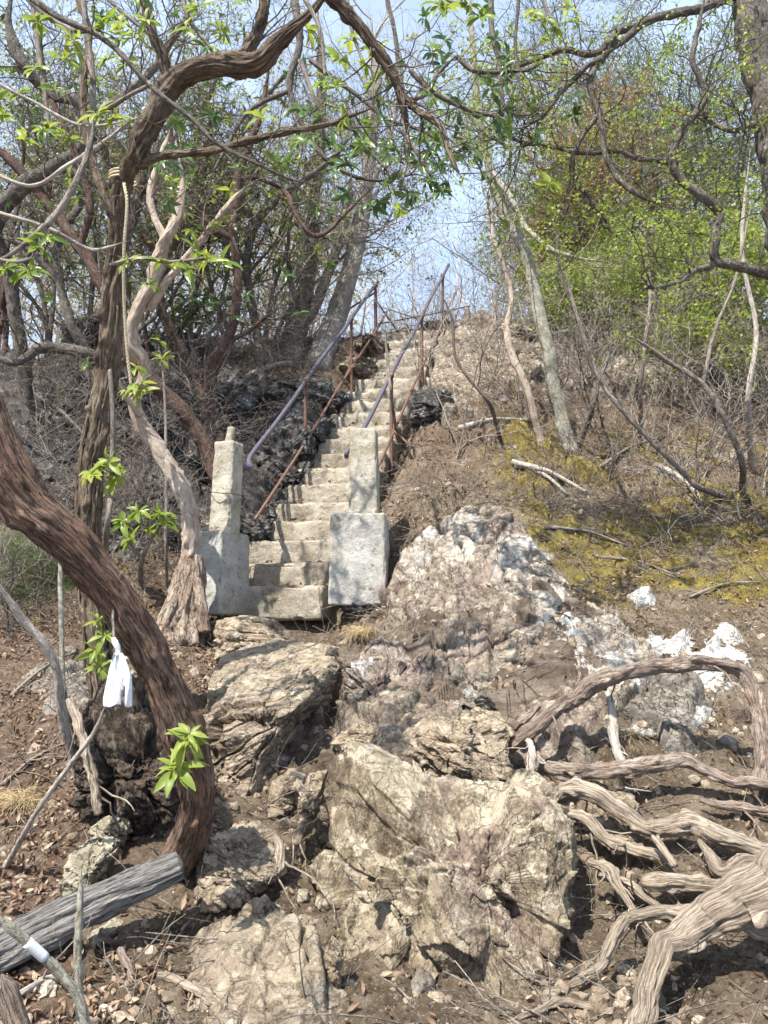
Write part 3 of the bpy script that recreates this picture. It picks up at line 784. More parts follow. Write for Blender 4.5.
rock('boulder', [(590,870),(580,820),(600,790),(640,800),(655,835),(640,870),(610,885)],
     3.55, 0.25, m_tan, 'tan rock half buried under the pale twisting root', k=6, lean=0.7, planes=10, seed=53, amp=0.05, sfreq=10, samp=0.03)
rock('stone', [(195,860),(210,838),(240,826),(262,830),(292,852),(285,872),(262,888),(225,902),(198,906)],
     3.15, 0.15, m_tan, 'flat buff stone with a pointed lower edge, right of the log end', cat='stone', k=7, lean=0.5, planes=10, seed=9, amp=0.03, sfreq=16, samp=0.02)
rock('stone', [(62,885),(68,855),(90,838),(118,842),(110,862),(92,885),(75,898)], 3.15, 0.08, m_yel, 'yellowish stone standing on edge among dead leaves above the log', cat='stone', k=6, planes=8, seed=11, amp=0.025)
rock('stone', [(90,832),(105,818),(125,817),(132,832),(122,846),(100,845)], 3.35, 0.08, m_yel, 'small yellow grey stone touching the one on edge above the log', cat='stone', k=6, planes=8, seed=12, amp=0.025)
rock('stone', [(88,935),(112,920),(122,925),(112,945),(100,950)], 2.95, 0.05, m_yel, 'small yellowish stone wedged under the lower side of the log', cat='stone', k=5, planes=8, seed=13, amp=0.012)
rock('stone', [(322,955),(332,938),(343,945),(341,985),(332,992),(325,985)], 2.68, 0.045, m_tan, 'narrow upright tan stone at the left foot of the huge boulder', cat='stone', k=5, planes=8, seed=14, amp=0.012)
rock('stone', [(292,918),(305,916),(322,920),(316,928),(296,930)], 2.95, 0.04, m_pinkish, 'thin grey flake of stone left of the huge boulder', cat='stone', k=5, planes=8, seed=15, amp=0.01)
rock('stone', [(298,800),(308,775),(328,770),(322,800),(312,830),(302,838)], 3.55, 0.10, m_tan, 'tall leaning stone splinter between the two biggest boulders', cat='stone', k=6, planes=8, seed=16, amp=0.02)
rock('stone', [(262,840),(268,790),(290,770),(305,778),(300,800),(286,835)], 3.85, 0.16, m_tan, 'rounded tan lump under the wide pinkish boulder', cat='stone', k=6, planes=8, seed=17, amp=0.03)
rock('stone', [(330,745),(350,722),(375,725),(390,745),(372,756),(345,757)], 4.15, 0.14, m_tan, 'flat tan ledge stone between the wide boulder and the buff wedge', cat='stone', k=6, planes=10, seed=18, amp=0.03)
rock('boulder', [(412,432),(410,395),(425,385),(447,388),(456,405),(452,428),(430,436)], 8.25, 0.22, m_dark, 'square dark rock at the right of the steps beneath the right handrail', k=7, lean=0.2, planes=12, seed=19, amp=0.05, sfreq=12, samp=0.03)
rock('boulder', [(478,345),(485,330),(510,324),(545,330),(552,345),(520,352)], 10.9, 0.4, m_tan, 'light rock on the crest just right of the slim trees', k=6, lean=0.4, planes=8, seed=21, amp=0.06)
# dark rocks of the left bank
DR = [([(140,500),(150,455),(185,445),(205,470),(200,520),(165,530)], 7.1, 'dark speckled rock behind the crooked pale trunk'),
      ([(95,560),(100,510),(140,500),(165,525),(160,575),(120,585)], 6.7, 'dark rock low on the bank behind the rhododendron seedling'),
      ([(30,470),(45,430),(90,425),(105,460),(90,500),(50,505)], 7.4, 'dark bank rock above the bend of the leaning trunk'),
      ([(110,450),(120,410),(160,400),(175,430),(160,455)], 7.7, 'black rock high on the bank left of the crooked trunk'),
      ([(245,470),(252,420),(290,405),(315,425),(312,480),(300,505),(262,500)], 7.35, 'dark grey rock face beside the left handrail'),
      ([(255,420),(262,385),(300,370),(330,375),(330,400),(300,415)], 8.6, 'black rock with litter on top below the pale leaning tree'),
      ([(195,410),(205,375),(240,368),(258,395),(245,430),(210,435)], 8.3, 'black rock at the top of the bank behind the red stems'),
      ([(318,425),(325,395),(352,388),(362,410),(355,432)], 8.75, 'dark mossy rock under the left handrail posts'),
      ([(250,530),(255,490),(290,488),(302,510),(285,535)], 6.95, 'bluish grey rock against the left edge of the steps'),
      ([(120,330),(180,322),(230,338),(215,368),(150,372)], 9.3, 'weathered rock on the left skyline behind the trees'),
      ([(60,320),(95,312),(128,330),(110,345),(70,345)], 9.2, 'grey slab on the left skyline beside the dark limb')]
for i, (pl, Yd, lb) in enumerate(DR):
    c = np.array(pl).mean(0); g0 = Gp(c[0], c[1])
    rock('rock', pl, g0[1] + 0.12 if i < 9 else Yd, 0.38, m_dark, lb, cat='rock', k=6, lean=0.7, planes=14, seed=30 + i, amp=0.10, sfreq=8, samp=0.05, fine=0.03, group='dark rocks of the left bank')
# rocks shouldering the left edge of the stairs
def proj(P):
    f = P[1] * cT + P[2] * sT; u = -P[1] * sT + P[2] * cT
    return 384 + F * P[0] / f, 512 - F * u / f, F / f
for i, (Y, rx, rz, lb) in enumerate([(7.05, 0.20, 0.20, 'lowest dark rock overlapping the left ends of the steps'), (7.75, 0.22, 0.24, 'dark rock overlapping the steps near the first left rail post'), (8.4, 0.20, 0.20, 'mossy dark rock overlapping the steps halfway up'),
        (9.0, 0.22, 0.22, 'grey black rock overlapping the steps below the second left rail post'), (9.65, 0.24, 0.20, 'brownish rock overlapping the upper steps at the left'), (10.2, 0.26, 0.18, 'topmost rock overlapping the left ends of the steps')]):
    q = proj((stair_xl(Y) - rx * 0.42, Y, stair_z(Y) + 0.06)); a_ = np.arange(9) / 9 * 2 * math.pi; rr = np.random.RandomState(200 + i)
    pl = [(q[0] + math.cos(t) * rx * q[2] * rr.uniform(0.8, 1.15), q[1] - math.sin(t) * rz * q[2] * rr.uniform(0.75, 1.15)) for t in a_]
    rock('rock', pl, Y + 0.05, 0.3, m_dark if i < 4 else m_bank, lb, cat='rock', k=6, lean=0.6, planes=12, seed=120 + i, amp=0.08, sfreq=8, samp=0.04, group='rocks along the left edge of the stairs')
# white lichen-covered stones of the right slope
WR = [([(592,622),(600,612),(618,612),(623,624),(615,634),(597,634)], 'white stone left of the row above the arching root'),
      ([(630,598),(640,594),(656,597),(655,606),(638,607)], 'small cream white stone in moss, highest of the white ones'),
      ([(584,665),(595,648),(622,645),(634,652),(628,664),(600,672)], 'broad white stone just above the left arm of the arching root'),
      ([(634,650),(642,641),(663,644),(668,655),(650,660),(636,658)], 'white stone above the middle of the arching root'),
      ([(665,640),(680,630),(690,634),(684,642),(670,644)], 'small white stone right of the middle of the root row'),
      ([(702,655),(705,640),(716,635),(722,650),(715,660)], 'upright white stone near the bend of the arching root'),
      ([(712,632),(722,625),(738,635),(742,644),(724,644)], 'pointed white stone highest above the root bend'),
      ([(610,690),(630,677),(660,676),(676,690),(664,700),(636,698)], 'white crusted stone directly beneath the arching root'),
      ([(628,716),(640,705),(660,710),(658,732),(640,738)], 'round white crusted stone midway between arch and straight root'),
      ([(676,718),(690,708),(710,716),(712,732),(690,736)], 'white crusted stone near the vertical end of the arching root'),
      ([(692,662),(708,659),(720,668),(706,674),(694,672)], 'flat white stone touching the top of the root bend')]
for i, (pl, lb) in enumerate(WR):
    slab('stone', pl, m_white, lb, cat='stone', thick=0.05, amp=0.035, sc=7, seed=60 + i, step=0.006, rag=0.02, soft=0.04, fine=0.008, group='white stones on the right slope')
# ------------------------------------------------------------------ fast batches of twigs and leaves
vr = np.random.RandomState(21)
def unit(v): return v / (np.linalg.norm(v, axis=-1, keepdims=True) + 1e-9)
def walk(P0, D0, L, r0, n=7, wig=0.3, up=0.0, taper=0.35, rng=vr):
    K = len(P0); pts = np.empty((K, n, 3)); pts[:, 0] = P0; d = unit(np.asarray(D0, float)).copy()
    st = (np.broadcast_to(L, (K,)) / (n - 1))[:, None]
    for i in range(1, n):
        d = unit(d + rng.normal(size=(K, 3)) * wig * np.array([1, 1, 0.8]) + np.array([0, 0, up]))
        pts[:, i] = pts[:, i - 1] + d * st
    rad = np.broadcast_to(r0, (K,))[:, None] * np.linspace(1, taper, n)[None]
    return pts, rad
def kids(pts, rad, per, lf=(0.45, 0.8), ang=0.9, rf=0.6, t0=0.25, rng=vr, tip=False):
    K, n, _ = pts.shape
    idx = np.repeat(np.arange(K), per)
    t = t0 + (1 - t0) * rng.rand(len(idx))
    f = t * (n - 1); i = np.minimum(f.astype(int), n - 2); u = (f - i)[:, None]
    P = pts[idx, i] * (1 - u) + pts[idx, i + 1] * u
    D = unit(pts[idx, i + 1] - pts[idx, i])
    side = unit(np.cross(D, rng.normal(size=D.shape)))
    a = ang * (0.6 + 0.8 * rng.rand(len(idx)))[:, None]
    D = D * np.cos(a) + side * np.sin(a)
    Lp = np.linalg.norm(np.diff(pts, axis=1), axis=2).sum(1)[idx]
    L = Lp * rng.uniform(lf[0], lf[1], len(idx)) * (1.15 - 0.5 * t)
    r = (rad[idx, i]) * rf
    return P, D, L, r
def batch_tubes(M, pts, rad, sides=3):
    K, n, _ = pts.shape
    if K == 0: return
    T = np.gradient(pts, axis=1); T = unit(T)
    ref = np.broadcast_to(np.array([0.37, 0.53, 0.76]), T.shape)
    N = unit(np.cross(T, ref)); B = np.cross(T, N)
    a = np.arange(sides) / sides * 2 * math.pi
    V = pts[:, :, None, :] + rad[:, :, None, None] * (np.cos(a)[:, None] * N[:, :, None, :] + np.sin(a)[:, None] * B[:, :, None, :])
    s = np.concatenate([np.zeros((K, 1)), np.cumsum(np.linalg.norm(np.diff(pts, axis=1), axis=2), 1)], 1) + vr.rand(K, 1) * 20
    bark = np.stack([np.cos(a)[None, None] * rad[:, :, None], np.sin(a)[None, None] * rad[:, :, None], np.broadcast_to(s[:, :, None], rad.shape + (sides,))], -1)
    i = np.arange(n - 1)[:, None] * sides; j = np.arange(sides)[None]; j2 = (j + 1) % sides
    q = np.stack([i + j, i + j2, i + sides + j2, i + sides + j], -1).reshape(-1, 4)
    Fq = (q[None] + (np.arange(K) * n * sides)[:, None, None]).reshape(-1, 4)
    rn = np.repeat(vr.rand(K), n * sides)
    M.add(V.reshape(-1, 3), Fq, None, bark.reshape(-1, 3), rn)

def leaf_template(rows=4, fold=0.25, curl=0.35, w=0.16, shape='ell'):
    t = np.linspace(0, 1, rows + 1)
    prof = np.sin(np.clip(t * 0.93 + 0.05, 0, 1) * math.pi) ** 0.75 if shape == 'ell' else np.sin((t ** 0.7) * math.pi) ** 0.9
    V = []
    for k, (tt, pr) in enumerate(zip(t, prof)):
        z = -curl * tt * tt
        for sx in (-1, 0, 1):
            V.append((sx * pr * w, tt, z + abs(sx) * pr * w * fold))
    Fq = []
    for k in range(rows):
        a = k * 3
        Fq += [(a, a + 1, a + 4, a + 3), (a + 1, a + 2, a + 5, a + 4)]
    return np.array(V), np.array(Fq)
RH_LEAF = leaf_template(5, 0.45, 0.42, 0.185)
SM_LEAF = (np.array([(0, 0, 0), (-0.32, 0.5, 0.08), (0, 0.55, -0.02), (0.32, 0.5, 0.08), (0, 1, -0.15)]), np.array([(0, 2, 1, 1), (0, 3, 2, 2), (1, 2, 4, 4), (2, 3, 4, 4)])[:, :3])
NEEDLE = (np.array([(-0.045, 0, 0), (0.045, 0, 0), (0, 1, 0.0)]), np.array([(0, 1, 2)]))
DEAD = (np.array([(0, 0, 0.1), (-0.2, 0.3, 0.26), (0, 0.35, 0), (0.22, 0.35, 0.22), (-0.16, 0.72, 0.30), (0, 0.72, 0.06), (0.18, 0.68, 0.34), (0.05, 1.05, 0.36)]),
        np.array([(0, 2, 1), (0, 3, 2), (1, 2, 5), (1, 5, 4), (2, 3, 6), (2, 6, 5), (4, 5, 7), (5, 6, 7)]))
def leaves(M, P, D, size, tmpl, up=None, rnd=None, rng=vr, roll=0.4):
    """P,D (K,3), size (K,)"""
    V, Fc = tmpl; K = len(P)
    if K == 0: return
    D = unit(np.asarray(D, float))
    U = np.broadcast_to(np.array([0, 0, 1.0]), D.shape) if up is None else up
    U = unit(U + rng.normal(size=D.shape) * roll)
    X = unit(np.cross(D, U)); Z = np.cross(X, D)
    size = np.broadcast_to(size, (K,))
    Vw = P[:, None] + size[:, None, None] * (V[None, :, 0:1] * X[:, None] + V[None, :, 1:2] * D[:, None] + V[None, :, 2:3] * Z[:, None])
    Fw = (Fc[None] + (np.arange(K) * len(V))[:, None, None]).reshape(-1, Fc.shape[1])
    rn = np.repeat(rng.rand(K) if rnd is None else np.clip(np.broadcast_to(rnd, (K,)), 0, 1), len(V))
    if Fc.shape[1] == 4: M.add(Vw.reshape(-1, 3), Fw, None, None, rn)
    else: M.add(Vw.reshape(-1, 3), None, Fw, None, rn)
def rosettes(M, P, D, size=0.09, n=7, rng=vr, spread=1.0, rnd=None):
    K = len(P); P = np.repeat(P, n, 0); D = unit(np.repeat(D, n, 0))
    a = np.tile(np.arange(n) / n * 2 * math.pi, K) + rng.rand(K * n) * 0.5
    X = unit(np.cross(D, [0.2, 0.5, 0.84])); Y = np.cross(D, X)
    dd = np.cos(a)[:, None] * X + np.sin(a)[:, None] * Y
    s = spread * rng.uniform(0.35, 1.5, K * n)[:, None]
    L = unit(dd * s + D * 0.45 + np.array([0, 0, -0.30]) + rng.normal(size=(K * n, 3)) * 0.22)
    rr = None if rnd is None else np.repeat(rnd, n) + rng.normal(size=K * n) * 0.12
    leaves(M, P + L * 0.006, L, size * rng.uniform(0.45, 1.15, K * n), RH_LEAF, up=unit(D + np.array([0, 0, 0.4])), roll=0.4, rnd=rr)

# ------------------------------------------------------------------ materials of the plants
b_red = bark_mat('peeling_red_bark', (0.028, 0.018, 0.014), (0.145, 0.085, 0.06), (0.36, 0.285, 0.22), sz=0.15, scale=36, bumpd=0.014, flakes=(0.25, 0.15, 0.10), fissure=0.7)
b_dkred = bark_mat('dark_red_bark', (0.02, 0.013, 0.011), (0.095, 0.058, 0.046), (0.26, 0.19, 0.155), sz=0.3, scale=50, flakes=(0.17, 0.075, 0.05))
b_grey = bark_mat('rough_grey_bark', (0.022, 0.018, 0.015), (0.12, 0.10, 0.083), (0.33, 0.30, 0.265), sz=0.22, scale=65, lich=0.3)
b_fur = bark_mat('stringy_brown_bark', (0.035, 0.025, 0.018), (0.165, 0.12, 0.085), (0.42, 0.35, 0.27), sz=0.09, scale=80, bumpd=0.012, fissure=0.8)
b_pale = bark_mat('smooth_pale_bark', (0.19, 0.14, 0.105), (0.40, 0.32, 0.255), (0.60, 0.54, 0.47), sz=0.35, scale=40, bumpd=0.005, flakes=(0.24, 0.145, 0.10), fissure=0.25)
b_lich = bark_mat('lichen_bark', (0.12, 0.105, 0.08), (0.30, 0.275, 0.215), (0.46, 0.44, 0.37), sz=0.4, scale=50, lich=0.6, lichcol=(0.46, 0.47, 0.39), fissure=0.3)
b_bg = bark_mat('light_grey_bark', (0.12, 0.10, 0.085), (0.30, 0.265, 0.23), (0.50, 0.46, 0.42), sz=0.2, scale=35)
b_twig = bark_mat('grey_twig_bark', (0.08, 0.064, 0.05), (0.21, 0.175, 0.145), (0.42, 0.38, 0.335), sz=0.3, scale=25)
b_twigd = bark_mat('dark_twig_bark', (0.03, 0.024, 0.02), (0.12, 0.098, 0.08), (0.30, 0.265, 0.23), sz=0.3, scale=25)
b_twigp = bark_mat('pale_twig_bark', (0.18, 0.145, 0.12), (0.38, 0.33, 0.285), (0.56, 0.52, 0.47), sz=0.3, scale=25, fissure=0.2)
b_root = bark_mat('bare_root_wood', (0.09, 0.066, 0.046), (0.28, 0.225, 0.172), (0.49, 0.425, 0.345), sz=0.08, scale=60, bumpd=0.009, fissure=0.45)
b_rootb = bark_mat('barked_root', (0.06, 0.042, 0.033), (0.27, 0.21, 0.17), (0.52, 0.45, 0.38), sz=0.14, scale=70, bumpd=0.012, flakes=(0.27, 0.165, 0.11), fissure=0.7)
b_hollow = bark_mat('split_rotten_wood', (0.045, 0.03, 0.022), (0.27, 0.205, 0.155), (0.54, 0.48, 0.41), sz=0.3, scale=30, bumpd=0.02, flakes=(0.24, 0.14, 0.09), fissure=0.8)
b_log = bark_mat('weathered_grey_wood', (0.03, 0.027, 0.026), (0.22, 0.205, 0.19), (0.44, 0.425, 0.405), sz=0.05, scale=85, bumpd=0.016, fissure=0.9)
l_bright = leaf_mat('bright_leaves', (0.10, 0.155, 0.025), (0.19, 0.255, 0.045), (0.31, 0.35, 0.075))
l_rhod = leaf_mat('rhododendron_leaves', (0.05, 0.10, 0.02), (0.14, 0.215, 0.035), (0.34, 0.38, 0.06), 0.42, 0.35)
l_dark = leaf_mat('dark_glossy_leaves', (0.03, 0.07, 0.02), (0.06, 0.12, 0.03), (0.13, 0.19, 0.05), 0.3, 0.3)
l_olive = leaf_mat('evergreen_needles', (0.045, 0.065, 0.025), (0.085, 0.11, 0.04), (0.16, 0.18, 0.07), 0.35)
l_rust = leaf_mat('rusty_leaves', (0.13, 0.085, 0.035), (0.24, 0.15, 0.06), (0.24, 0.23, 0.09), 0.35)
l_haze = leaf_mat('young_leaves', (0.22, 0.20, 0.08), (0.30, 0.27, 0.12), (0.34, 0.33, 0.18), 0.4)
l_dead = leaf_mat('dead_leaves', (0.075, 0.045, 0.03), (0.19, 0.12, 0.078), (0.42, 0.34, 0.25), 0.12, 0.7)
l_fern = leaf_mat('fresh_conifer_needles', (0.04, 0.10, 0.02), (0.08, 0.17, 0.03), (0.14, 0.24, 0.05), 0.3)

# ------------------------------------------------------------------ trees from drawn limbs
def limb(pts, step=0.03):
    """pts rows (px, py, Y, rpx) -> smooth centre line and radii in metres"""
    A = np.array([list(W(a, b, Y)) + [pxr(r, a, b, Y)] for a, b, Y, r in pts])
    S = spline(A, step)
    return S[:, :3], np.maximum(S[:, 3], 0.0012)
def wiggle(C, rad, amt, fr=3.0, off=0.0):
    n = np.stack([fbm(C * fr, 3, off=off), fbm(C * fr, 3, off=off + 40), fbm(C * fr, 3, off=off + 80)], 1)
    t = np.linspace(0, 1, len(C))
    return C + n * amt * np.sin(np.clip(t * 8, 0, 1) * math.pi / 2)[:, None]
def resample(C, rad, n):
    t = np.linspace(0, len(C) - 1, n); i = np.minimum(t.astype(int), len(C) - 2); u = (t - i)[:, None]
    return C[i] * (1 - u) + C[i + 1] * u, rad[i] * (1 - u[:, 0]) + rad[i + 1] * u[:, 0]
def add_twigs(M, lines, levels, rng=vr, minr=0.0011, upw=0.03, r1=None, sides=(4, 3, 3), depthy=1.0):
    """lines: list of (C, rad). levels: list of (per, length factors or absolute (lo,hi), wiggle). returns tips (P, D)"""
    TP, TD = [], []
    src = []
    for C, rad in lines:
        c, r = resample(C, rad, 12); src.append((c[None], r[None]))
    pts = np.concatenate([s[0] for s in src]); rad = np.concatenate([s[1] for s in src])
    for li, (per, lf, wg) in enumerate(levels):
        P, D, L, r = kids(pts, rad, per, (0.4, 0.8), 0.9, 0.55, 0.2 if li == 0 else 0.15)
        if lf is not None: L = rng.uniform(lf[0], lf[1], len(P))
        if li == 0 and r1: r = np.minimum(r, r1)
        r = np.maximum(r, minr)
        n = [9, 7, 5, 4][min(li, 3)]
        pts, rad = walk(P, D, L, r, n, wg, upw, 0.4)
        rad = np.maximum(rad, minr * 0.8)
        batch_tubes(M, pts, rad, sides[min(li, len(sides) - 1)])
        TP.append(pts[:, -1]); TD.append(unit(pts[:, -1] - pts[:, -2]))
    return TP, TD, pts, rad

def base_snap(pts, sink=0.08):
    """first row of a drawn limb goes to the ground under it"""
    p = Gp(pts[0][0], pts[0][1]); q = [list(x) for x in pts]
    q[0][2] = p[1]
    return q
def tree(name, label, limbs, bark, twigmat, levels, cat='tree', group=None, leaf=None, disp=None, rsc=0.80, sides=20, twigfrom=None, wig=0.03, step=0.03, minr=0.0014, r1=None, upw=0.02, extra=None, part='branch', tips_from=-1, root=True):
    """limbs[0] is the trunk; leaf = (kind, material, number or probability, size)"""
    L0 = limbs[0]
    b = W(*L0[0][:3])
    t = thing(name, label, cat, b, group)
    lines = []
    for k, lp in enumerate(limbs):
        C, rad = limb(lp, step); rad = rad * rsc
        if wig: C = wiggle(C, rad, wig, off=k * 7.0 + b[0])
        M = MB()
        rad = rad * np.clip((1 - np.linspace(0, 1, len(rad))) * 7, 0.18, 1)
        if k == 0 and root:
            C = np.vstack([C[0] - unit(C[1] - C[0]) * 0.25 * 0.5 + np.array([0, 0, -0.12]), C]); rad = np.concatenate([[rad[0] * 1.25], rad]); rad[1] *= 1.1
        tube(M, C, rad, sides if k == 0 else max(8, sides * 2 // 3), disp or wood_disp(0.10, 2.5, 0.2, 0.14, seed=k + b[0] * 3))
        M.build('trunk' if k == 0 else part, bark, t)
        lines.append((C, rad))
    if levels:
        M = MB()
        TP, TD, pts, rad = add_twigs(M, lines if twigfrom is None else [lines[i] for i in twigfrom], levels, minr=minr, r1=r1, upw=upw)
        M.build('crown', twigmat, t)
        if leaf:
            for kind, mat, n, size in (leaf if isinstance(leaf, list) else [leaf]):
                P = np.concatenate(TP[tips_from:]) if tips_from != -1 else TP[-1]
                D = np.concatenate(TD[tips_from:]) if tips_from != -1 else TD[-1]
                foliage(t, kind, mat, n, size, P, D)
    return t, lines
def foliage(t, kind, mat, n, size, P, D, name='foliage'):
    M = MB()
    if kind == 'ros':
        k = vr.rand(len(P)) < n
        rosettes(M, P[k], unit(D[k] + np.array([0, 0, 0.3])), size, 7, rnd=vr.rand(k.sum()))
    elif kind == 'small':
        cs = vr.randint(0, len(P), max(8, n // 11)); idx = cs[vr.randint(0, len(cs), n)]; cl = vr.rand(len(P))
        Q = P[idx] + vr.normal(size=(n, 3)) * size * 1.0 * vr.uniform(0.5, 1.6, len(P))[idx][:, None]
        leaves(M, Q, vr.normal(size=(n, 3)) * 0.9 + D[idx], size * vr.uniform(0.6, 1.2, n), SM_LEAF, roll=0.7, rnd=cl[idx] * 0.7 + 0.3 * vr.rand(n))
    elif kind == 'needle':
        idx = vr.randint(0, len(P), n); cl = vr.rand(len(P))
        Q = P[idx] + vr.normal(size=(n, 3)) * size * 0.8
        leaves(M, Q, vr.normal(size=(n, 3)) + D[idx] + np.array([0, 0, 0.3]), size * vr.uniform(0.6, 1.3, n), NEEDLE, roll=1.0, rnd=cl[idx] * 0.8 + 0.2 * vr.rand(n))
    if M.V: return M.build(name, mat, t)

# ---- the leaning red trunk in front, left
def plate_disp(seed, amp=0.10, pl=0.10, fr=1.6):
    return wood_disp(amp, fr, 0.16, 0.13, seed, pl)
t, ln = tree('leaning_tree', 'thick bare trunk with peeling red brown bark leaning over the path from the left',
     [[(176,866,3.2,21),(190,832,3.07,18),(197,792,2.96,19),(190,755,2.88,22),(170,700,2.80,22),(143,642,2.72,21.5),(113,592,2.64,21.5),(86,556,2.58,22.5),(58,530,2.54,24),(28,506,2.5,26),(4,470,2.46,27),(-14,425,2.44,27),(-34,365,2.46,25),(-80,250,2.6,22),(-150,100,2.9,18)]],
     b_red, b_twig, None, rsc=0.88, disp=plate_disp(3, 0.11, 0.13, 1.5), sides=110, step=0.009, wig=0.01)
# its leaf tufts
def leaf_tuft(parent, spots, mat, size, n=9, name='leaf_spray'):
    for a, b, Y in spots:
        M = MB(); P = W(a, b, Y)[None]; D = unit(np.stack([vr.normal(size=1) * 0.45, vr.normal(size=1) * 0.3 - 0.5, np.full(1, 0.6)], 1))
        rosettes(M, P, D, size, n, spread=1.1, rnd=0.45 + 0.4 * vr.rand(1))
        rosettes(M, P + D * size * 0.12, D, size * 0.7, n // 2, spread=0.6, rnd=0.6 + 0.4 * vr.rand(1))
        M.build(name, mat, parent)
M = MB(); c = spline([W(188,800,2.86), W(186,775,2.72), W(182,760,2.66)], 0.01); tube(M, c, 0.004, 6)
c = spline([W(188,790,2.84), W(190,760,2.70), W(189,735,2.66)], 0.01); tube(M, c, 0.004, 6); M.build('side_shoot', b_twig, t)
leaf_tuft(t, [(182,766,2.62),(189,735,2.64),(176,770,2.61),(186,742,2.62)], l_bright, 0.074, 8)

# ---- stringy tree with the rope
rope_tree, ln = tree('stringy_bark_tree', 'tall tree with stringy brown bark and a rope tied below its jagged bent limb',
     [[(112,735,4.2,20),(100,660,4.2,17),(92,600,4.15,15),(88,520,4.1,15),(94,450,4.05,15),(105,385,4.0,15),(111,320,3.9,14),(117,250,3.8,13),(122,190,3.7,12),(136,150,3.6,13),(156,110,3.55,15),(182,78,3.5,15),(222,66,3.45,14),(256,63,3.4,15),(282,38,3.35,15),(312,8,3.3,12),(350,-30,3.3,10)],
      [(330,-6,3.3,10),(352,18,3.35,8),(372,42,3.4,7.5),(390,66,3.45,7),(402,100,3.5,5),(410,140,3.55,4)],
      [(168,92,3.55,7),(163,60,3.5,7),(152,30,3.45,6),(136,-20,3.4,6)],
      [(236,66,3.45,8),(256,38,3.45,8),(264,5,3.4,7),(262,-30,3.4,6)],
      [(128,168,3.65,7),(160,157,3.6,5.5),(205,151,3.5,5),(250,140,3.45,4.5),(290,131,3.4,4),(335,122,3.4,3.2),(385,102,3.4,2)],
      [(402,95,3.5,4),(418,112,3.5,4.5),(440,128,3.45,4),(452,160,3.4,3.2),(462,178,3.4,2.5)],
      [(372,50,3.4,4),(398,82,3.45,3),(405,110,3.45,2.5)],
      [(120,230,3.75,6),(106,200,3.7,6),(90,150,3.7,5),(84,90,3.7,4),(88,30,3.7,4),(70,-20,3.7,4)]],
     b_fur, b_twigd, [(11, (0.15, 0.6), 0.28), (3, (0.08, 0.25), 0.3)], rsc=0.72, disp=wood_disp(0.26, 1.7, 0.09, 0.2, 5), sides=72, step=0.012, wig=0.02, twigfrom=[1,2,3,4,5,6,7], leaf=('ros', l_rhod, 0.10, 0.075), minr=0.0012, r1=0.004)
# fibres up the trunk
M = MB()
for i in range(26):
    a = vr.rand() * 6.28; C, rad = ln[0]; i0 = vr.randint(2, int(len(C) * 0.3)); i1 = min(len(C) - 1, i0 + vr.randint(30, 110))
    seg = C[i0:i1:6].copy(); rr_ = rad[i0:i1:6]
    ph = a + np.linspace(0, vr.uniform(-1.2, 1.2), len(seg))
    seg[:, 0] += np.cos(ph) * rr_ * 1.08; seg[:, 1] += np.sin(ph) * rr_ * 1.08
    if len(seg) > 3: tube(M, wiggle(spline(seg, 0.02), None, 0.02, 8, i), vr.uniform(0.003, 0.008), 6)
M.build('vine_stems', b_fur, rope_tree)

# rope
g_r = G('hemp_rope'); m_rope = g_r.fin(g_r.ramp(g_r.noise(g_r.attr('bark'), 160, 4, 0.7), [(0.3, (0.28, 0.22, 0.13)), (0.6, (0.60, 0.53, 0.38))]), 0.9, g_r.bump(g_r.noise(g_r.attr('bark'), 300, 3, 0.7), 0.5, 0.002))
rp = thing('rope', 'pale twisted hemp rope hanging down the stringy brown trunk', 'rope', W(125, 182, 3.6))
C = spline([W(124,183,3.62), W(127,205,3.61), W(124,250,3.66), W(124,300,3.74), W(127,350,3.80), W(131,385,3.84)], 0.008)
T_, N_, B_ = frames(C); s_ = np.concatenate([[0], np.cumsum(np.linalg.norm(np.diff(C, axis=0), axis=1))])
for k in range(3):
    M = MB(); ph = s_ * 2 * math.pi / 0.05 + k * 2.094
    tube(M, C + 0.0040 * (np.cos(ph)[:, None] * N_ + np.sin(ph)[:, None] * B_), 0.0044, 8); M.build('strand', m_rope, rp)
t_ = np.linspace(0, 2 * math.pi, 60); cc = W(124, 181, 3.70); M = MB()
for dz in (0, 0.018, 0.034):
    tube(M, np.stack([cc[0] + 0.068 * np.cos(t_), cc[1] + 0.068 * np.sin(t_), cc[2] + dz + 0.008 * np.sin(t_)], 1), 0.0055, 8, cap=False)
M.build('knot', m_rope, rp)

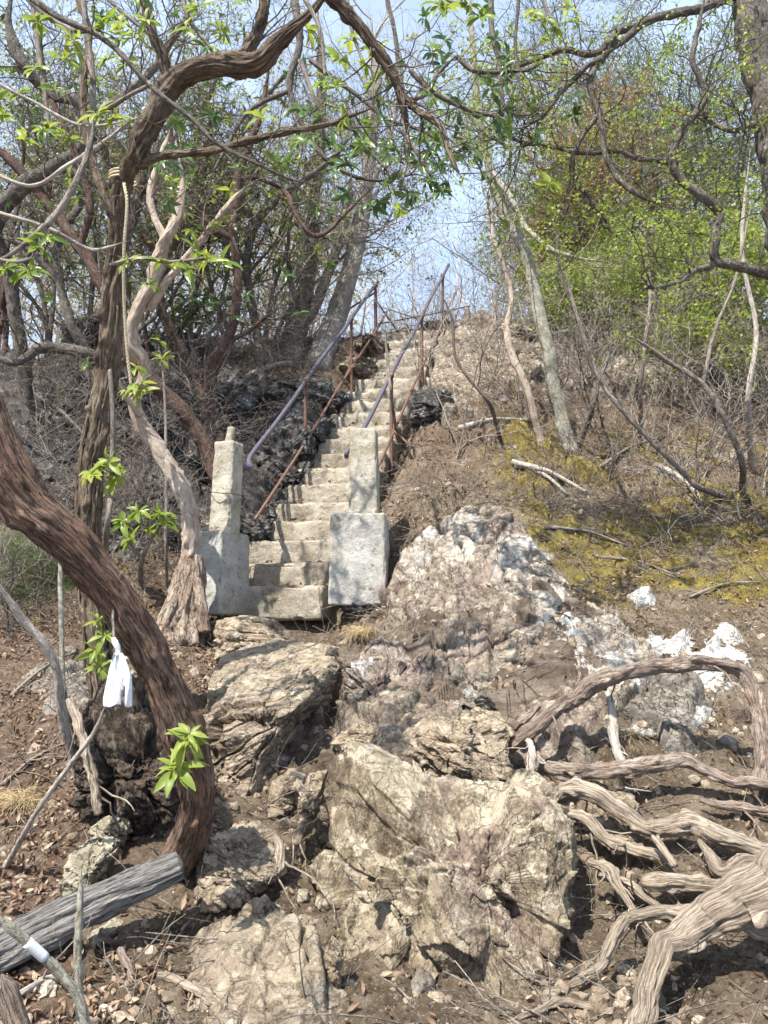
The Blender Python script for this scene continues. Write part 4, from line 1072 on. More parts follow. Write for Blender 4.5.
# ---- crooked pale tree on its hollow stump
ct, ln = tree('crooked_tree', 'crooked smooth pale tree twisting up from a split hollow stump beside the left post',
     [[(184,600,5.75,15),(190,555,5.7,10),(190,520,5.66,10),(180,485,5.62,10),(160,452,5.6,10),(142,425,5.55,9),(134,402,5.5,8),(144,380,5.45,7.5),(143,360,5.4,7),(134,345,5.35,7),(133,325,5.3,7),(142,300,5.25,8),(152,285,5.2,8),(158,262,5.15,9),(166,240,5.1,7),(178,215,5.1,6),(182,180,5.1,5),(176,140,5.1,4)],
      [(150,310,5.3,5),(164,285,5.2,5),(180,265,5.15,4),(205,235,5.1,4),(228,205,5.0,3.5),(250,182,5.0,3)],
      [(140,415,5.5,4),(128,400,5.4,3.5),(114,375,5.3,3)],
      [(166,240,5.1,5),(154,215,5.1,4),(150,190,5.1,4),(160,160,5.1,3.5),(170,130,5.1,3)]],
     b_pale, b_twig, [(7, (0.2, 0.6), 0.25), (4, (0.1, 0.3), 0.3), (2, (0.05, 0.15), 0.3)], disp=wood_disp(0.06, 1.4, 0.15, 0.2, 8), sides=48, step=0.015, wig=0.01, twigfrom=[1, 2, 3], leaf=('ros', l_rhod, 0.09, 0.075), r1=0.005)
M = MB()
def stump_disp(c, s, z, r):
    P = np.stack([c * 2.2, s * 2.2, z * 2.0], -1)
    return (1 + 0.30 * (ridged(P, 4, off=4) - 0.4) - 0.35 * sstep(0.35, 0.55, fbm(np.stack([c * 1.3, s * 1.3, z * 5], -1), 3, off=9)))
C, rad = limb([(178,652,5.5,24),(181,625,5.6,20),(186,600,5.66,17),(190,575,5.7,15),(192,556,5.72,10)], 0.012); tube(M, C, rad, 80, stump_disp); M.build('hollow_stump', b_hollow, ct)
for i, (a, b) in enumerate([((160,636,5.45,8),(180,585,5.62,5)), ((204,632,5.5,6),(196,580,5.6,5))]):
    M = MB(); C, rad = limb([a, ((a[0]+b[0])/2+vr.uniform(-3,3), (a[1]+b[1])/2, (a[2]+b[2])/2-0.03, (a[3]+b[3])/2), b], 0.012); tube(M, C, rad, 24, wood_disp(0.25, 1.6, 0.08, 0.1, i)); M.build('buttress', b_hollow, ct)
leaf_tuft(ct, [(135,368,5.2),(140,385,5.2),(128,392,5.2),(143,392,5.2)], l_bright, 0.11, 7)

# ---- dark red stems on the bank
def rt(label, limbs, lv=[(9, (0.4, 1.0), 0.22), (5, (0.2, 0.5), 0.28), (4, (0.1, 0.3), 0.3)], bark=b_dkred, tw=b_twigd, leafp=0.03, name='bank_tree', **kw):
    return tree(name, label, [base_snap(limbs[0])] + limbs[1:], bark, tw, lv, rsc=0.7, sides=28, step=0.03, leaf=('ros', l_dark, leafp, 0.09), twigfrom=list(range(len(limbs))), r1=0.009, group='twisted trees of the left bank', **kw)
rt('dark red stem leaning far left, its foot behind the left concrete post',
   [[(226,500,7.4,11),(210,455,7.2,11),(185,415,7.1,11),(155,385,7.0,10),(128,350,6.9,10),(108,300,6.9,9),(84,255,6.9,8),(50,205,7.0,7),(10,160,7.0,7),(-40,120,7,6)],
    [(108,300,6.9,6),(125,250,6.9,6),(140,200,6.9,5),(150,140,6.8,4),(170,70,6.8,3.5)],
    [(80,250,6.9,5),(90,200,6.8,5),(70,140,6.8,4),(45,80,6.8,4),(40,20,6.8,3)]])
rt('flaky red stem rising upright behind the left concrete post',
   [[(232,470,7.9,8),(214,430,7.8,9),(208,400,7.75,9),(215,360,7.7,8),(232,325,7.7,7),(238,280,7.7,6),(232,230,7.7,6),(240,170,7.7,5),(262,110,7.7,4),(270,40,7.7,3)],
    [(222,345,7.7,4),(250,330,7.7,3),(275,310,7.6,2.5)],
    [(234,240,7.7,4.5),(200,215,7.6,4),(176,170,7.6,3.5),(170,110,7.6,3)]])
rt('dark stem between the crooked pale tree and the flaky red stem',
   [[(205,400,8.6,7),(188,362,8.4,7),(172,335,8.3,7),(160,305,8.2,7),(165,260,8.2,6),(190,215,8.2,6),(205,160,8.2,5),(215,90,8.2,4)],
    [(165,265,8.2,5),(140,230,8.1,5),(118,190,8.0,4),(95,130,8,4),(60,90,8,3)],
    [(190,215,8.2,4),(222,190,8.1,4),(255,178,8.0,3.5),(285,192,7.9,3),(300,222,7.8,3),(318,236,7.8,3),(345,215,7.8,2.5),(378,180,7.8,2)]])
rt('low grey limb reaching left from behind the stringy trunk',
   [[(118,395,7.6,8),(98,362,7.4,8),(70,350,7.3,8),(40,348,7.2,7),(15,362,7.1,5),(-20,350,7.1,4)],
    [(90,358,7.4,7),(72,325,7.3,7),(60,285,7.3,6),(58,240,7.3,6),(80,200,7.3,5),(85,150,7.3,4),(60,100,7.2,4)],
    [(60,285,7.3,5),(30,250,7.2,5),(0,235,7.2,4)]], bark=b_grey)
rt('dark gnarled tree at the left edge with limbs curling to the upper left',
   [[(30,420,7.9,10),(20,340,7.6,9),(8,270,7.4,9),(-5,225,7.2,10),(25,185,7.0,11),(60,165,6.9,10),(88,140,6.9,9),(80,105,6.8,8),(50,92,6.8,8),(20,60,6.7,8),(8,20,6.7,8),(15,-20,6.7,7)],
    [(60,165,6.9,7),(100,185,6.9,6),(130,180,6.9,5),(165,205,6.9,4)],
    [(85,120,6.8,6),(125,95,6.8,6),(160,60,6.8,5),(190,10,6.8,4)]], bark=b_grey)
rt('slender grey forked tree between the stringy trunk and the sky gap',
   [[(262,380,9.6,6),(255,320,9.4,6),(246,260,9.3,6),(262,215,9.2,6),(290,190,9.1,5),(330,160,9.0,4),(365,120,9,3)],
    [(246,260,9.3,5),(215,230,9.3,5),(196,180,9.2,4),(200,120,9.2,4),(225,60,9.2,3)],
    [(255,225,9.2,4),(235,170,9.2,4),(255,110,9.2,3),(300,60,9.2,3)]], bark=b_grey, leafp=0.10)

# ---- crest trees against the sky
def crest(name, label, limbs, bark=b_bg, lv=[(12, (0.6, 1.8), 0.16), (5, (0.3, 0.9), 0.2), (4, (0.15, 0.5), 0.22)], **kw):
    return tree(name, label, [base_snap(limbs[0])] + limbs[1:], bark, b_twigp, lv, sides=24, step=0.06, r1=0.014, minr=0.003, upw=0.05, **kw)
crest('pale_tree', 'smooth silvery trunk leaning right on the crest beside the left handrail',
   [[(318,362,10.6,17),(333,325,10.7,14),(346,285,10.7,12),(357,240,10.7,10.5),(364,200,10.7,9),(370,150,10.7,8),(376,90,10.7,7),(372,20,10.7,5)],
    [(364,200,10.7,5),(385,150,10.7,4),(400,90,10.7,3)]])
crest('rough_tree', 'darker rough trunk standing on the crest left of the silvery leaning one',
   [[(292,362,10.5,13),(300,320,10.5,11),(308,275,10.5,9),(313,220,10.5,8),(318,160,10.5,7),(322,90,10.5,6),(318,10,10.5,5)],
    [(300,335,10.4,7),(318,300,10.5,6.5),(332,262,10.5,6),(346,222,10.5,5),(352,170,10.5,4)],
    [(270,380,10.3,4),(285,335,10.4,4),(292,300,10.4,3.5),(285,240,10.4,3)]], bark=b_grey)
tree('slim_tree', 'slim crooked tree with pale lichen bark on the slope right of the stairs',
   [base_snap([(568,446,7.8,10),(560,410,7.8,8),(552,375,7.75,8),(545,335,7.7,8),(534,290,7.7,7.5),(524,250,7.7,7),(505,215,7.7,6),(490,170,7.7,5.5),(480,120,7.7,4.5),(474,60,7.7,4),(470,-20,7.7,3)]),
    [(524,250,7.7,4),(515,228,7.7,5),(498,215,7.6,3)], [(490,170,7.7,3.5),(510,195,7.5,3.2),(528,228,7.4,3.2),(556,252,7.3,3),(602,262,7.3,2.5)],
    [(480,120,7.7,3),(500,90,7.7,2.5),(520,40,7.7,2)]],
   b_lich, b_twig, [(9, (0.4, 1.1), 0.2), (4, (0.2, 0.5), 0.22), (3, (0.1, 0.3), 0.25)], sides=28, step=0.03, r1=0.007)
tree('slim_tree', 'thin pale stem close to the left of the lichen covered one, right of the stairs',
   [base_snap([(541,440,7.9,5),(530,400,7.8,4.5),(516,365,7.8,4.5),(508,335,7.8,4),(512,290,7.8,3),(495,240,7.8,2.5),(490,180,7.8,2)])],
   b_pale, b_twig, [(8, (0.3, 0.8), 0.2), (4, (0.15, 0.4), 0.25)], sides=16, step=0.03, r1=0.006)
# ---- canopy branches that enter the picture from trees beside it
def overhang(label, limbs, bark, tw, lv, leaf, cat='branch', name='overhanging_branch', minr=0.0010, **kw):
    return tree(name, label, limbs, bark, tw, lv, cat=cat, leaf=leaf, rsc=0.62, sides=16, step=0.015, wig=0.015, minr=minr, root=False, **kw)
# big tree at the right edge
tree('mossy_tree', 'thick mottled trunk at the upper right edge with dark snaking boughs',
   [base_snap([(850,560,5.6,40),(828,480,5.5,34),(808,380,5.4,30),(792,300,5.35,30),(784,220,5.3,30),(776,140,5.3,30),(762,70,5.3,30),(752,10,5.3,32),(735,-60,5.3,30)]),
    [(772,275,5.35,9),(740,268,5.3,9),(716,262,5.3,8),(712,235,5.25,8),(716,212,5.25,8),(700,196,5.2,8),(678,175,5.2,7),(672,150,5.15,7),(690,120,5.1,6),(706,92,5.1,5),(690,60,5.1,5),(700,20,5.1,4.5),(712,-20,5.1,4)],
    [(678,165,5.2,5),(650,160,5.2,4.5),(615,152,5.2,4),(570,150,5.2,3.5),(520,140,5.2,3),(480,120,5.2,2)],
    [(716,262,5.3,6),(690,272,5.3,5),(676,280,5.3,4),(640,290,5.3,3)],
    [(758,120,5.3,6),(735,135,5.2,5),(715,120,5.2,4.5),(700,112,5.2,3)],
    [(742,-10,5.3,9),(705,5,5.2,8),(665,18,5.1,7.5),(625,30,5.1,6.5),(600,50,5.0,5.5),(560,52,5.0,5),(520,68,5.0,4),(480,72,5.0,3),(450,55,5.0,2)],
    [(640,25,5.1,7),(615,45,5.1,7),(590,75,5.1,6),(598,105,5.1,5.5),(605,145,5.1,5),(620,180,5.1,5),(650,200,5.1,4),(672,208,5.1,3)],
    [(598,60,5.1,5),(560,95,5.1,4.5),(535,120,5.1,4),(510,140,5.2,3.5)],
    [(600,110,5.1,4),(570,165,5.2,4),(590,205,5.3,4),(620,240,5.4,3)]],
   b_grey, b_twigd, [(12, (0.25, 0.9), 0.24), (5, (0.12, 0.45), 0.28), (3, (0.06, 0.2), 0.3)], rsc=0.56, sides=40, step=0.02, wig=0.05, r1=0.006,
   leaf=[('small', l_bright, 7500, 0.034)], twigfrom=[1, 2, 3, 4, 5, 6, 7, 8])
overhang('dark thin branch running diagonally down from the top left corner',
   [[(20,-10,2.4,5),(60,18,2.4,5),(105,40,2.38,4.5),(150,85,2.36,4),(190,118,2.35,3.6),(215,142,2.35,3.2),(250,160,2.35,2.8),(290,178,2.36,2.4),(330,190,2.38,2)]],
   b_grey, b_twigd, [(7, (0.1, 0.3), 0.25), (2, (0.05, 0.15), 0.3)], ('ros', l_rhod, 0.12, 0.055), r1=0.003)
overhang('grey branch hanging straight down at the upper left then curving to the left edge',
   [[(82,-10,2.6,5),(88,40,2.6,5),(94,95,2.58,5),(92,145,2.56,5),(76,188,2.55,5),(50,222,2.54,5),(15,250,2.52,5),(-20,266,2.5,5)]],
   b_twig, b_twig, [(6, (0.1, 0.35), 0.25), (3, (0.05, 0.2), 0.3)], ('ros', l_rhod, 0.10, 0.06), r1=0.0035)
overhang('pale thin branch crossing the left edge above the leaning trunk',
   [[(-15,168,2.9,3),(30,185,2.9,3),(70,165,2.9,3),(120,130,3.0,2.5),(150,110,3,2)], [(-10,80,3,3),(30,100,3,2.5),(80,125,3,2.5),(130,120,3,2)], [(-15,210,3.1,3.5),(40,225,3.1,3),(90,250,3.2,3),(130,240,3.2,2)]],
   b_twigp, b_twig, [(6, (0.12, 0.4), 0.28), (3, (0.06, 0.2), 0.3)], ('ros', l_rhod, 0.05, 0.06), r1=0.003)
overhang('light brown branch reaching down the middle of the sky with hanging evergreen leaves',
   [[(385,-15,3.9,3),(396,40,3.9,3.5),(402,90,3.9,3.5),(408,150,3.9,2.5)],
    [(456,56,4.0,3.5),(478,72,4.0,3.5),(520,70,4.0,3),(545,62,4.0,2.5)],
    [(402,100,3.9,4),(425,95,3.95,3.5),(440,72,4.0,3),(456,55,4.0,3)],
    [(410,70,4.0,4),(432,92,4.0,4),(462,108,4.0,3.5),(490,115,4.0,2.5),(520,122,4.0,1.5)],
    [(490,-15,4.1,4.5),(492,30,4.1,4.5),(499,62,4.1,4),(502,95,4.1,3.5),(508,112,4.1,2.5),(540,116,4.1,2)],
    [(520,-10,4.3,3),(515,45,4.3,2.5),(522,95,4.3,2),(530,130,4.3,1.5)]],
   b_grey, b_twig, [(6, (0.15, 0.5), 0.25), (3, (0.08, 0.25), 0.3)], [('ros', l_dark, 0.3, 0.07)], r1=0.004)
overhang('leafy evergreen bough hanging in front of the sky above the handrails',
   [[(290,-20,4.8,7),(300,40,4.8,6),(290,90,4.8,5),(310,140,4.8,4),(340,170,4.8,3),(375,180,4.8,2.5),(420,175,4.8,2),(440,190,4.8,1.5)],
    [(310,60,4.8,4),(350,90,4.8,3.5),(390,120,4.8,3),(420,130,4.8,2.5),(452,150,4.8,2)],
    [(292,90,4.8,4),(250,110,4.8,3.5),(225,150,4.8,3),(210,180,4.8,2)],
    [(345,100,4.8,3),(360,140,4.8,2.5),(385,170,4.8,2),(400,205,4.8,1.5)]],
   b_grey, b_twigd, [(9, (0.2, 0.55), 0.22), (4, (0.1, 0.3), 0.28)], [('ros', l_dark, 0.30, 0.085)], r1=0.005)
# hanging bright leaf clusters on their own small boughs
def sprig(label, stem, spots, mat, size, n=8, name='leafy_branch', bark=b_twig, cat='branch', group=None):
    b = W(*stem[0][:3]); t = thing(name, label, cat, b, group)
    C, rad = limb(stem, 0.01); M = MB(); tube(M, C, rad, 8); M.build('stem', bark, t)
    for s in spots:
        e = W(*s); k = np.argmin(np.linalg.norm(C - e, axis=1)); k = max(0, k - 3)
        if np.linalg.norm(C[k] - e) > 0.01: M = MB(); tube(M, spline([C[k], (C[k] + e) / 2 + np.array([0, 0, 0.01]), e], 0.012), 0.0022, 5); M.build('shoot', bark, t)
    leaf_tuft(t, spots, mat, size, n)
    return t
sprig('bright green leaf clusters hanging at the very top left beside the diagonal branch',
      [(20,-10,2.5,3),(40,10,2.5,3),(70,30,2.5,2.5),(100,30,2.5,2)], [(38,22,2.5),(72,40,2.48),(66,62,2.5),(105,25,2.5),(118,40,2.5),(112,20,2.52)], l_rhod, 0.062)
sprig('yellow green leaf cluster left of the bent limb of the rope tree',
      [(150,85,2.36,2),(130,95,2.4,2),(100,112,2.45,1.5)], [(98,116,2.45),(112,122,2.46)], l_bright, 0.062)
sprig('green leaf cluster at the left edge, level with the rope knot',
      [(-20,110,2.5,2.5),(-5,112,2.5,2)], [(4,118,2.5),(-2,100,2.5)], l_rhod, 0.06)
sprig('hanging green leaves at the left edge below the grey curving branch',
      [(-20,255,2.4,2.5),(15,262,2.4,2),(40,255,2.4,1.5)], [(38,250,2.4),(30,272,2.4),(6,270,2.4),(48,238,2.4)], l_rhod, 0.062)
sprig('spreading spray of leaves crossing the rope above the crooked pale tree',
      [(110,265,3.3,2),(140,258,3.3,2),(170,262,3.3,2),(205,258,3.3,1.5)], [(130,262,3.3),(160,262,3.3),(188,270,3.28),(208,262,3.3),(196,252,3.32),(150,285,3.3),(222,262,3.3)], l_rhod, 0.075, 6)
sprig('dark leaf tuft at the top centre hanging from outside the photo',
      [(440,-20,3.0,3),(448,0,3.0,2),(466,4,3.0,1.5)], [(440,6,3.0),(466,8,3.0),(480,18,3.0),(470,-5,3.0)], l_rhod, 0.08)
sprig('small dark leaf tuft hanging left of the slim tree top in the sky',
      [(452,135,4.0,2),(468,140,4.0,1.5)], [(470,150,4.0),(462,142,4.0)], l_dark, 0.085)
sprig('dark green leaf tuft with drooping leaves over the middle of the sky',
      [(402,130,3.9,2),(415,150,3.9,2),(430,175,3.9,1.5)], [(430,182,3.9),(418,165,3.9),(440,190,3.9),(395,160,3.9)], l_dark, 0.085)
sprig('green leaf cluster high between the bent limb and the sky',
      [(300,-10,3.2,2.5),(320,30,3.2,2),(325,75,3.2,1.5)], [(325,80,3.2),(335,88,3.2)], l_rhod, 0.07)
sprig('bright leaf clusters just inside the top edge, left of the bent limb',
      [(95,-15,2.6,2.5),(120,10,2.6,2),(150,35,2.6,1.5)], [(120,30,2.6),(134,38,2.6),(146,22,2.6),(108,60,2.6),(126,66,2.6)], l_bright, 0.06)
sprig('sunlit leaf clusters hanging between the top edge and the two diagonal branches',
      [(180,-15,3.0,2.5),(190,20,3.0,2),(212,50,3.0,1.5)], [(186,30,3.0),(205,48,3.0),(220,30,3.0),(198,10,3.0)], l_rhod, 0.07)
sprig('yellow green leaf tufts hanging at the top right of the sky gap',
      [(540,-15,4.2,2.5),(548,15,4.2,2),(556,30,4.2,1.5)], [(545,20,4.2),(556,28,4.2),(532,14,4.2),(575,22,4.2),(568,8,4.2)], l_bright, 0.07)
sprig('dense dark leaf tufts under the top edge right of the bent limb',
      [(345,-15,4.0,2.5),(352,30,4.0,2),(366,70,4.0,1.5)], [(350,40,4.0),(362,64,4.0),(378,50,4.0),(340,60,4.0),(390,70,4.0),(372,84,4.0)], l_rhod, 0.085)
sprig('evergreen leaf tufts left of the silvery leaning trunk top',
      [(300,60,4.6,2.5),(318,110,4.6,2),(330,150,4.6,1.5)], [(318,120,4.6),(334,146,4.6),(350,130,4.6),(306,140,4.6),(362,150,4.6),(345,165,4.6),(300,110,4.6)], l_dark, 0.11)
sprig('broad evergreen leaf tufts drooping over the blue sky gap',
      [(400,100,4.4,2.5),(408,150,4.4,2),(400,190,4.4,1.5)], [(405,150,4.4),(420,140,4.4),(395,180,4.4),(412,196,4.4),(388,150,4.4),(428,160,4.4)], l_dark, 0.10)
sprig('olive leaf tufts spread behind the vertical grey branch at the far left',
      [(30,-15,4.0,2.5),(40,60,4.0,2.5),(50,130,4.0,2)], [(35,70,4.0),(55,90,4.0),(20,95,4.0),(48,130,4.0),(70,140,4.0),(25,140,4.0),(62,60,4.0)], l_rhod, 0.085)
# seedlings and shoots on the bank
def seedling(label, stems, spots, mat, size, n=8, name='rhododendron_seedling'):
    s0 = base_snap(stems[0]); b = W(*s0[0][:3]); t = thing(name, label, 'shrub', b)
    for s in [s0] + stems[1:]:
        C, rad = limb(s, 0.012); M = MB(); tube(M, C, rad, 8); M.build('stem', b_twig, t)
    leaf_tuft(t, spots, mat, size, n)
seedling('small rhododendron with pale green leaves in front of the dark bank, between two trunks',
      [[(140,585,6.0,3),(142,560,5.9,2.5),(150,540,5.85,2)], [(143,560,5.9,2),(130,545,5.85,2),(124,525,5.85,1.5)], [(148,545,5.85,2),(160,525,5.8,1.5)]],
      [(122,522,5.85),(140,512,5.8),(160,515,5.8),(150,530,5.85),(132,540,5.8),(166,522,5.8)], l_rhod, 0.13)
seedling('grey sapling with yellow green leaves in front of the stringy trunk',
      [[(104,590,4.0,3.5),(106,540,3.95,3),(112,480,3.9,2.8),(113,420,3.85,2.5),(110,370,3.85,2)]],
      [(98,470,3.85),(110,462,3.85),(92,474,3.85),(118,478,3.88)], l_bright, 0.10)
seedling('young shoots with light leaves against the foot of the stringy trunk',
      [[(96,690,4.0,2),(96,650,3.9,2),(98,620,3.9,1.5)]], [(98,622,3.85),(94,650,3.85),(104,636,3.85),(100,668,3.85)], l_bright, 0.075)
# bent bare saplings in front, left
def stick(label, limbs, bark=b_twigp, name='bare_sapling', cat='sapling', lv=None, snap=True, group=None, **kw):
    return tree(name, label, [base_snap(limbs[0]) if snap else limbs[0]] + limbs[1:], bark, b_twig, lv, cat=cat, sides=14, step=0.01, wig=0.006, root=snap, group=group, minr=0.001, r1=0.002, **kw)
stick('pale grey bent sapling leaning in from the left edge below the big trunk',
      [[(82,800,3.75,5),(72,755,3.6,5),(62,715,3.5,5.5),(57,672,3.4,5.5),(45,645,3.35,5.5),(22,618,3.3,5),(-8,575,3.2,5)]], lv=[(5, (0.08, 0.3), 0.2)])
stick('straight thin grey stem beside the bent pale sapling',
      [[(83,790,3.7,3),(76,740,3.6,3),(64,690,3.5,3),(62,630,3.5,3),(61,565,3.5,3),(66,500,3.5,2.5)]], bark=b_lich)
stick('long thin twig slanting from the litter up to the white tag',
      [[(5,868,3.2,3.5),(35,815,3.1,3),(70,765,3.0,3),(95,730,2.95,2.5),(110,695,2.9,2)]], bark=b_twigp)
stick('thin stem standing behind the leaning trunk near the seedling',
      [[(167,590,6.1,2),(166,540,6.1,2),(166,480,6.1,2),(165,400,6.1,1.6),(160,350,6.1,1.2)]], bark=b_twig)
stick('lichen spotted upright twig standing at the bottom left in front of the log',
      [[(84,1060,1.75,5),(80,1000,1.75,5),(78,950,1.75,5),(81,900,1.75,4),(82,866,1.75,3)]], bark=b_lich, snap=False, name='foreground_twig', cat='twig')
tt, _ = stick('speckled twig slanting up to the left edge at the bottom with a white band',
      [[(92,1060,1.72,6),(80,1000,1.7,6),(55,968,1.68,6),(25,940,1.65,6),(-12,908,1.62,6)]], bark=b_lich, snap=False, name='foreground_twig', cat='twig')
g_w = G('white_paint_band'); m_wp = g_w.fin((0.58, 0.58, 0.60), 0.8, g_w.bump(g_w.noise(g_w.pos(), 60, 4), 0.3, 0.003))
C, rad = limb([(27,942,1.65,5.3),(36,950,1.66,5.4),(45,958,1.67,5.2)], 0.006); M = MB(); tube(M, C, rad, 14); M.build('white_band', m_wp, tt)
stick('thick brown stub cut off by the bottom left corner',
      [[(30,1060,1.5,14),(14,1010,1.5,13),(2,975,1.5,11)]], bark=b_rootb, snap=False, name='foreground_twig', cat='twig')

# ---- white tag
g_t = G('white_plastic'); n_ = g_t.noise(g_t.pos(), 25, 5, 0.6)
m_tag = g_t.fin(g_t.ramp(n_, [(0.35, (0.50, 0.53, 0.56)), (0.52, (0.70, 0.73, 0.77)), (0.72, (0.80, 0.81, 0.83))]), 0.45, g_t.bump(g_t.noise(g_t.pos(), 18, 4, 0.6), 0.5, 0.02), 0.4)
M = MB(); Yt = 2.55
rows = 40; colsN = 16
Vt = []; 
for i in range(rows + 1):
    t_ = i / rows
    py = 653 + 53 * t_
    xl_ = 114 - 11 * min(1, t_ * 1.15) ** 0.8; xr_ = 122 + 10 * min(1, t_ * 2.2) ** 0.8
    for j in range(colsN + 1):
        s_ = j / colsN
        Vt.append(W(xl_ + (xr_ - xl_) * s_, py + 1.5 * math.sin(s_ * 9) * t_, Yt + 0.012 * math.sin(s_ * 5 + t_ * 2) + 0.008 * math.sin(s_ * 17 + t_ * 4) * (1 - t_ * .4)))
Vt = np.array(Vt); Vb = Vt + np.array([0, 0.0018, 0])
Fq = []
n_t = colsN + 1; nV = len(Vt)
keep = lambda i, j: not (i > 24 and j in (10, 11) ) or (i <= 28 and j == 10)
for i in range(rows):
    for j in range(colsN):
        if keep(i, j):
            a = i * n_t + j
            Fq.append((a, a + n_t, a + n_t + 1, a + 1)); Fq.append((a + nV, a + 1 + nV, a + n_t + 1 + nV, a + n_t + nV))
            for (di, dj, e) in ((0, -1, (a, a + n_t)), (0, 1, (a + n_t + 1, a + 1)), (1, 0, (a + n_t, a + n_t + 1)), (-1, 0, (a + 1, a))):
                ni, nj = i + di, j + dj
                if ni < 0 or nj < 0 or ni >= rows or nj >= colsN or not keep(ni, nj): Fq.append((e[1], e[0], e[0] + nV, e[1] + nV))
M.add(np.vstack([Vt, Vb]), np.array(Fq))
tg = thing('white_tag', 'white plastic strip with a slit lower edge, hanging beside the leaning trunk', 'tag', W(118, 653, Yt))
M.build('strip', m_tag, tg)
M = MB(); C, rad = limb([(118,656,Yt,2.6),(118,650,Yt,2.4),(116,644,Yt,3.2),(114,639,Yt+.01,2.4)], 0.006); tube(M, C, rad, 14, wood_disp(0.2, 2, 0.3, 0.2, 2)); M.build('knot', m_tag, tg)
M = MB(); C, rad = limb([(114,640,Yt+.01,1.2),(113,615,Yt+.05,1.4),(116,590,Yt+.06,1.5),(122,572,Yt+.03,1.6)], 0.008); tube(M, C, rad, 8); M.build('twig', b_twig, tg)

# ---- roots of the lower right
def root(label, pts, lift=0.03, bark=b_root, sides=44, amp=0.16, name='exposed_root', cat='root', ab=False, seed=0, group='bare roots at the lower right'):
    if pts[-1][0] >= 768: e = pts[-1]; pts = pts + [(e[0] + 55, e[1] + 30, e[2]) + tuple(e[3:]), (e[0] + 95, e[1] + 130, e[2] * 0.8) + tuple(e[3:])]
    q = []
    for i, (a, b, r, *o) in enumerate(pts):
        Y = Gp(a, b)[1] if not ab else o[0]
        q.append((a, b, Y - lift, r))
    ys = np.array([x[2] for x in q])
    ys = np.convolve(np.pad(ys, 1, 'edge'), [0.25, 0.5, 0.25], 'valid') if not ab else ys
    q = [(x[0], x[1], y, x[3]) for x, y in zip(q, ys)]
    C, rad = limb(q, 0.008); C = wiggle(C, rad, 0.022, 5, seed)
    rad = rad * (0.88 + 0.45 * fbm(np.stack([np.linspace(0, len(C) * 0.008 * 4, len(C)), np.full(len(C), seed * 2.3), np.zeros(len(C))], 1), 3))
    M = MB(); tube(M, C, rad, sides, wood_disp(amp * 1.3, 1.0, 0.08, 0.28, seed * 1.3), flat=0.82)
    if rad.max() > 0.018:
        rr = np.random.RandomState(int(seed) + 5)
        P, D, L, r_ = kids(*[x[None] for x in resample(C, rad, 12)], 6, (0.1, 0.2), 0.9, 0.3, 0.1, rr)
        L = rr.uniform(0.06, 0.28, len(P)); D[:, 2] = -np.abs(D[:, 2]) - 0.2
        pts_, rad_ = walk(P, D, L, np.clip(r_, 0.002, 0.006), 7, 0.28, -0.05, 0.35, rr); batch_tubes(M, pts_, rad_, 6)
    return M, C
def root1(label, pts, **kw):
    bark = kw.get('bark', b_root); M, C = root(label, pts, **{k: v for k, v in kw.items()})
    return M.build_top(kw.get('name', 'exposed_root'), bark, label, kw.get('cat', 'root'), kw.get('group', 'bare roots at the lower right'))
root1('long arching root bridging over the white stones at the right', [(500,757,6,4.05),(518,742,7,3.95),(545,719,8,3.9),(580,694,9,3.85),(615,675,9,3.8),(655,666,9,3.8),(700,664,9,3.75),(732,668,9,3.72),(750,680,10,3.7),(758,712,9,3.65),(762,745,8,3.6),(764,785,8,3.55)], ab=True, lift=0.0, bark=b_rootb, seed=1, amp=0.13)
root1('thick straight brown root lying level beneath the arching root', [(546,766,8,3.7),(560,770,11,3.68),(600,770,11,3.66),(645,765,10,3.64),(682,760,10,3.62),(705,770,9,3.6),(735,782,8,3.56),(790,790,8,3.5)], ab=True, lift=0.0, bark=b_rootb, seed=2, amp=0.10)
root1('pale twisting root starting behind the huge boulder and running to the right edge', [(548,800,6,3.5),(570,789,9,3.45),(600,796,9,3.4),(625,815,9,3.36),(650,829,10,3.32),(690,824,11,3.28),(720,838,10,3.24),(760,850,9,3.2),(800,862,9,3.15)], ab=True, lift=0.0, seed=3)
root1('root curving down below the pale twisting one beside the boulder', [(560,812,4,3.4),(585,818,8,3.36),(605,838,8,3.3),(635,852,8,3.26),(655,858,7,3.22),(672,872,6,3.2)], ab=True, lift=0.0, seed=4)
root1('short broken root end pointing left with splintered wood', [(642,882,7,3.05),(660,884,12,3.03),(700,884,11,3.02),(735,888,9,3.0),(760,900,8,3.0)], ab=True, lift=0, seed=5, amp=0.25)
t = thing('forked_root', 'massive pale forked root sweeping in from the right bottom edge', 'root', W(700, 915, 2.75), 'bare roots at the lower right')
for nm, pts, sd in [('root_stem', [(1000,1060,2.66,36),(930,950,2.63,40),(868,892,2.62,42),(815,868,2.62,41),(768,885,2.65,33),(735,900,2.68,26),(705,915,2.7,22),(680,935,2.68,18),(662,955,2.64,15),(650,990,2.56,14),(640,1030,2.48,14),(632,1075,2.42,13)], 6),
                    ('root_branch', [(712,908,2.72,16),(685,912,2.74,12),(655,912,2.76,9),(630,920,2.77,8),(612,938,2.76,8),(603,958,2.75,8),(590,972,2.73,7),(570,985,2.7,4)], 7),
                    ('root_branch', [(735,915,2.72,10),(760,930,2.7,9),(800,945,2.68,9),(850,1000,2.66,8),(870,1080,2.66,6)], 8)]:
    C, rad = limb(pts, 0.007); C = wiggle(C, rad, 0.045, 5, sd); M = MB()
    tube(M, C, rad * 0.76, 100 if sd == 6 else 50, wood_disp(0.24, 1.0, 0.09, 0.34, sd * 2.0), flat=0.88); M.build(nm, b_root, t)
